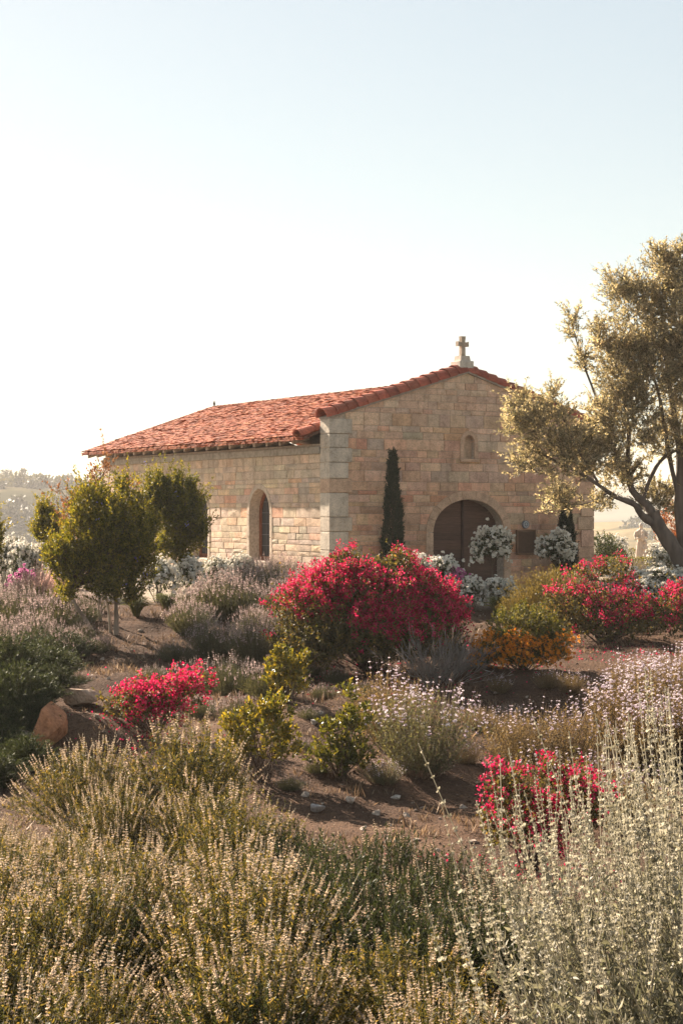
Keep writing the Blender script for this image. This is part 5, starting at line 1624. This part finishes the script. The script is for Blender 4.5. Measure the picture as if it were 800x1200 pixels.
# ------------------------------------------------------------------ far hills
def hill_mat(name, stops, scale):
    m, nt, N, L, out = new_mat(name)
    tc = N.new('ShaderNodeTexCoord'); nz = N.new('ShaderNodeTexNoise'); nz.inputs['Scale'].default_value = scale; nz.inputs['Detail'].default_value = 9; nz.inputs['Roughness'].default_value = .6
    L.new(tc.outputs['Object'], nz.inputs['Vector'])
    r = ramp(N, stops); L.new(nz.outputs[0], r.inputs[0])
    p = N.new('ShaderNodeBsdfPrincipled'); p.inputs['Roughness'].default_value = 1.0; p.inputs['Specular IOR Level'].default_value = 0
    L.new(r.outputs[0], p.inputs['Base Color']); L.new(p.outputs[0], out.inputs['Surface'])
    return m
def hill(x0, x1, y0, y1, nx, ny, zf, mat):
    xs = np.linspace(x0, x1, nx); ys = np.linspace(y0, y1, ny)
    X, Y = np.meshgrid(xs, ys); Z = zf(X, Y)
    V = np.stack([X, Y, Z], -1).reshape(-1, 3)
    i = np.arange(nx - 1)[None, :] + np.arange(ny - 1)[:, None] * nx
    F = np.stack([i, i + 1, i + 1 + nx, i + nx], -1).reshape(-1, 4)
    me = poly_mesh('hills', V, F.tolist(), mat, smooth=True)
    o = link('hills', me); o['kind'] = 'structure'
    return o
def zl(X, Y):
    """scrubby ridge left of the chapel"""
    crest = 12.5 + 4.0 * vnoise(X / 40, X * 0, 41) + sstep(-80, 120, X) * -34 + sstep(-190, -120, X) * -2.5
    prof = sstep(300, 660, Y) * sstep(1120, 740, Y)
    return -58 + (crest + 58) * prof + 11 * fbm(X / 80, Y / 80, 43) * sstep(290, 420, Y) * sstep(690, 600, Y)
hill(-660, 280, 270, 1180, 110, 110, zl, hill_mat('scrub_hill', [(.38, (.045, .046, .024)), (.58, (.085, .075, .042)), (.76, (.19, .145, .085))], .03))
def zr(X, Y):
    crest = -4.0 + 7 * vnoise(X / 120, X * 0 + 3, 51)
    prof = sstep(420, 760, Y) * sstep(1150, 820, Y)
    return -60 + (crest + 60) * prof + 16 * fbm(X / 90, Y / 90, 53) * sstep(400, 520, Y) * sstep(1180, 1000, Y)
hill(-100, 900, 380, 1200, 100, 90, zr, hill_mat('dry_grass_hill', [(.38, (.06, .062, .03)), (.5, (.20, .15, .075)), (.68, (.36, .26, .14))], .016))
def zfar(X, Y):
    crest = 17 + 14 * vnoise(X / 300, X * 0 + 9, 61)
    prof = sstep(1300, 1900, Y) * sstep(2500, 2000, Y)
    return -62 + (crest + 62) * prof + 14 * fbm(X / 150, Y / 150, 63) * sstep(1350, 1500, Y) * sstep(2400, 2200, Y)
hill(-1500, 1800, 1250, 2550, 90, 60, zfar, hill_mat('far_hill', [(.4, (.06, .07, .04)), (.6, (.18, .15, .09))], .006))

def wood(seed, pts, hs, mat, lpt=70):
    """many small rounded tree and scrub crowns in one mesh"""
    g_ = Geo(seed); r = np.random.default_rng(seed)
    n = len(pts)
    d = nrm(r.normal(size=(n, lpt, 3))); d[..., 2] = np.abs(d[..., 2]) * .9
    d = d * r.uniform(.55, 1.0, (n, lpt, 1)) * np.array([.62, .62, .95]) * hs[:, None, None]
    P = (pts[:, None] + d).reshape(-1, 3)
    g_.leaves(P, nrm(r.normal(size=P.shape)) + np.array([0, 0, .3]), np.repeat(hs, lpt) * .40, np.repeat(hs, lpt) * .30, np.clip(r.uniform(0, 1, len(P)), 0, 1))
    return g_
r = np.random.default_rng(1200)
G_WOODF = leaf_mat('scrub_leaf', [(0, (.03, .035, .018)), (.6, (.065, .065, .032)), (1, (.12, .105, .05))], .3)
n = 2600
X = r.uniform(-220, -50, n); Yv = r.uniform(380, 700, n); Z = zl(X, Yv)
keep = vnoise(X / 44, Yv / 44, 71) > -.25
pts = np.stack([X, Yv, Z], 1)[keep]
o = link('scrub_woodland', wood(1210, pts, r.uniform(1.6, 5.5, len(pts)), G_WOODF).mesh('scrub_woodland', G_WOODF)); o['kind'] = 'stuff'
tag(o, 'hazy scrub and trees covering the hillside left of the chapel', 'woodland')
n = 1500
X = r.uniform(60, 330, n); Yv = r.uniform(450, 860, n); Z = zr(X, Yv)
keep = vnoise(X / 50, Yv / 50, 72) > .02
pts = np.stack([X, Yv, Z], 1)[keep]
o = link('valley_woodland', wood(1220, pts, r.uniform(2.5, 6, len(pts)), G_WOODF, 40).mesh('valley_woodland', G_WOODF)); o['kind'] = 'stuff'
tag(o, 'hazy oak scrub on the dry hills beyond the statue', 'woodland')
# single trees standing on the ridge line
for k, (px, h, w) in enumerate(((8, 8, 1.1), (20, 4, 1.3), (27, 8, .8), (35, 4.5, 1.3), (47, 4.5, 1.1), (58, 3.5, 1.2), (66, 4, 1.0), (82, 6.5, 1.0), (95, 4, 1.3), (2, 5, 1.2))):
    Y = 700.0; x = (px - 400) / FPX * Y; z = float(zl(np.array(x), np.array(Y)))
    lob = [((0, 0, h * .68), (h * .3 * w, h * .3 * w, h * .3)), ((h * .15 * w, 0, h * .5), (h * .22 * w, h * .2, h * .2)), ((-h * .16 * w, 0, h * .55), (h * .2 * w, h * .2, h * .18))]
    gg = shrub(1300 + k, lob, 170, 5, (h * .075, h * .05), twig=h * .12, nstem=8, stem_r=h * .02, inner=.3, twigr=.02)
    tg_ = Geo(1); tg_.tubes(np.array([[(0, 0, -.5), (h * .02, 0, h * .25), (0, 0, h * .6)]]), np.array([[h * .035, h * .028, h * .015]]), [.3], sides=6)
    gg['trunk'] = tg_
    plant(proto('ridge_tree', gg, trunk=('trunk', G_WOODY), branches=('stems', G_WOODY), crown=('foliage', G_WOODF)), (x, Y, z - .3), 0, 1.0, 'hazy tree standing on the skyline of the hill left of the chapel', 'tree', 'trees along the ridge')

# ------------------------------------------------------------------ rocks, pebbles and litter
M_ROCK = attr_stone_mat('weathered_rock', scale=6, bump=.8, vary=.5, fine=26, dist=.04)
def rock(seed, sx, sy, sz, col, name, label, loc, rz, group=None, flat_top=False, sub=3):
    import bmesh
    r = np.random.default_rng(seed)
    bm = bmesh.new(); bmesh.ops.create_icosphere(bm, subdivisions=sub, radius=1.0)
    P = np.array([v.co[:] for v in bm.verts])
    for _ in range(15):                      # broken faces
        nn = nrm(r.normal(size=3)); lim = r.uniform(.34, .74)
        dd = P @ nn
        P = P - np.outer(np.maximum(dd - lim, 0) * .97, nn)
    P *= 1.35
    P += nrm(P) * (.05 * fbm(P[:, 0] * 3 + seed, P[:, 1] * 3 + P[:, 2] * 2, seed, 3))[:, None]
    P *= np.array([sx, sy, sz])
    f = [[v.index for v in fc.verts] for fc in bm.faces]; bm.free()
    me = poly_mesh(name, P, f, M_ROCK, np.tile(col, (len(P), 1)))
    o = link(name, me); o.location = loc; o.rotation_euler = (0, 0, rz)
    return tag(o, label, 'rock', group)
def rock_at(seed, px, py, hw, ar, col, label, name='rock', group=None, rz=0.0, dz=.1):
    p = on_ground(px, py); s = hw / FPX * p[1]
    return rock(seed, s, s * .8, s * ar, col, name, label, (p[0], p[1], p[2] + s * ar * dz), rz, group)
rock_at(1, 92, 826, 23, .62, (.34, .24, .165), 'pale flat topped rock on the bank below the silvery lavender', rz=.3, dz=.45)
rock_at(2, 62, 868, 30, 1.15, (.40, .175, .085), 'orange boulder in the cut bank under the rosemary', 'boulder', rz=.8, dz=.3)
rock_at(3, 36, 884, 18, 1.3, (.36, .29, .235), 'grey buff boulder leaning in the cut bank beside the orange one', 'boulder', rz=.1, dz=.3)
rock_at(4, 52, 828, 14, .7, (.32, .20, .13), 'small brownish rock at the top of the cut bank', rz=.5, dz=.3)
rock_at(5, 370, 952, 11, .6, (.33, .31, .29), 'grey rock half buried beneath the dark glossy shrub', rz=.4, dz=.3)
rock_at(6, 464, 936, 7, .6, (.44, .38, .32), 'pale stone on the bare soil under the purple sage', rz=.4, dz=.35)
rock_at(7, 411, 941, 7, .8, (.42, .34, .27), 'buff stone at the edge of the bare soil path', rz=1.4, dz=.35)
rock_at(8, 368, 848, 6, .8, (.46, .42, .37), 'white stone on the soil between the glossy shrubs', rz=1.1, dz=.35)
rr = np.random.default_rng(55)
g = 'small loose stones on the bare soil'
rk = [rock(60 + k, .05, .042, .03, (.36, .29, .23), 'loose_stone', 'small loose stone lying on the bare soil of the slope', (0, 0, -50), 0, g, sub=2) for k in range(4)]
meshes = [o.data for o in rk]
for o in rk:
    bpy.data.objects.remove(o)
spots = [(455, 965), (475, 955), (500, 948), (520, 962), (440, 955), (535, 975), (490, 985), (465, 985), (515, 995), (545, 945), (552, 985), (505, 1010), (430, 975), (480, 1005), (160, 790), (150, 815), (130, 830), (172, 770), (140, 785), (125, 800), (118, 772), (150, 762),
         (180, 752), (165, 742), (112, 838), (372, 835), (378, 858), (362, 868), (372, 820), (600, 800), (640, 805), (585, 815), (620, 820), (660, 800), (560, 820), (540, 830), (575, 840), (355, 930), (380, 945)]
for k, (px, py) in enumerate(spots):
    p = on_ground(px + rr.uniform(-5, 5), py + rr.uniform(-4, 4)); s = rr.uniform(.5, 1.5)
    o = link('loose_stone', meshes[k % 4]); o.location = (p[0], p[1], p[2] + .008); o.rotation_euler = (0, 0, rr.uniform(0, 6.28)); o.scale = (s, s, s)
    tag(o, 'small loose stone lying on the bare soil of the slope', 'stone', g)
# gravel and dry leaf litter
n = 7000
X = rr.uniform(-9, 9, n); Yv = rr.uniform(17.5, 38, n)
keep = np.abs(X) < Yv * .22
X, Yv = X[keep], Yv[keep]; n = len(X)
g1 = Geo(1400)
base8 = np.array([[1, 0, 0], [0, 1, 0], [-1, 0, 0], [0, -1, 0], [0, 0, .8], [0, 0, -.5]])
tri8 = np.array([[0, 1, 4], [1, 2, 4], [2, 3, 4], [3, 0, 4], [1, 0, 5], [2, 1, 5], [3, 2, 5], [0, 3, 5]])
s = rr.lognormal(-4.5, .45, n)
V = base8[None] * s[:, None, None] * rr.uniform(.6, 1.3, (n, 6, 1)) + np.stack([X, Yv, ground_z(X, Yv) + s * .2], 1)[:, None]
g1.put(V, (np.arange(n) * 6)[:, None, None] + tri8[None], np.repeat(rr.uniform(0, 1, n), 6))
G_GRAVEL = leaf_mat('gravel', [(0, (.08, .05, .034)), (.75, (.16, .11, .078)), (1, (.38, .31, .25))], 0.0, rough=.95, spec=.1)
o = link('gravel', g1.mesh('gravel', G_GRAVEL)); o['kind'] = 'stuff'
tag(o, 'fine gravel scattered over the brown soil', 'gravel')
n = 26000
X = rr.uniform(-9, 9, n); Yv = rr.uniform(16, 39, n)
keep = (np.abs(X) < Yv * .22) & (vnoise(X / .9, Yv / .9, 91) > -.18)
X, Yv = X[keep], Yv[keep]; n = len(X)
g2 = Geo(1410)
D = np.stack([rr.normal(0, 1, n), rr.normal(0, 1, n), np.abs(rr.normal(0, .22, n))], 1)
g2.leaves(np.stack([X, Yv, ground_z(X, Yv) + .006], 1), D, rr.uniform(.02, .06, n), rr.uniform(.004, .014, n), rr.uniform(0, 1, n), fold=.2)
G_LITTER = leaf_mat('dry_litter', [(0, (.06, .036, .022)), (.7, (.13, .082, .05)), (1, (.28, .20, .125))], .3)
o = link('leaf_litter', g2.mesh('leaf_litter', G_LITTER)); o['kind'] = 'stuff'
tag(o, 'dry leaf litter and straw on the bare slope', 'litter')

n = 5200
X = rr.uniform(-9, 9, n); Yv = rr.uniform(18, 38, n)
keep = (np.abs(X) < Yv * .22) & (vnoise(X / 1.3, Yv / 1.3, 95) > .02)
X, Yv = X[keep], Yv[keep]; n = len(X)
g3 = Geo(1420)
m = 9
P = np.stack([X, Yv, ground_z(X, Yv) - .01], 1)[:, None] + rr.normal(0, 1, (n, m, 3)) * np.array([.05, .05, 0])
D = np.stack([rr.normal(0, .45, (n, m)), rr.normal(0, .45, (n, m)), np.ones((n, m))], -1)
g3.leaves(P.reshape(-1, 3), D.reshape(-1, 3), np.repeat(rr.uniform(.06, .18, n), m) * rr.uniform(.6, 1.2, n * m), .006, rr.uniform(0, 1, n * m), curl=.2)
o = link('dry_grass', g3.mesh('dry_grass', G_DRY)); o['kind'] = 'stuff'
tag(o, 'sparse dry grass sprouting from the brown slope', 'grass')

# fallen bracts round the bougainvilleas
g4 = Geo(1430)
for px, py, sx, sy, n in ((430, 800, 1.5, 1.0, 700), (708, 762, 1.6, .9, 500), (180, 866, .6, .4, 220), (618, 1018, .6, .5, 220)):
    c = on_ground(px, py)
    X = c[0] + rr.normal(0, sx, n); Yv = c[1] + rr.normal(0, sy, n) - .3
    g4.leaves(np.stack([X, Yv, ground_z(X, Yv) + .008], 1), np.stack([rr.normal(0, 1, n), rr.normal(0, 1, n), np.abs(rr.normal(0, .3, n))], 1), .035, .026, rr.uniform(0, .8, n))
o = link('fallen_bracts', g4.mesh('fallen_bracts', G_BOUG)); o['kind'] = 'stuff'
tag(o, 'fallen crimson bracts scattered on the soil under the bougainvilleas', 'petals')

# ------------------------------------------------------------------ haze
def build_haze():
    m, nt, N, L, out = new_mat('pale_air')
    pv = N.new('ShaderNodeVolumePrincipled')
    pv.inputs['Color'].default_value = (0.97, 0.95, 0.92, 1)
    pv.inputs['Density'].default_value = 0.00027
    pv.inputs['Anisotropy'].default_value = 0.25
    L.new(pv.outputs[0], out.inputs['Volume'])
    v, f = box_vf(-3300, 3300, -90, 3300, -90, 31)
    o = link('haze', poly_mesh('haze', v, f, m)); o['kind'] = 'stuff'
    tag(o, 'pale sunlit haze filling the air over the valley and hills', 'haze')
build_haze()
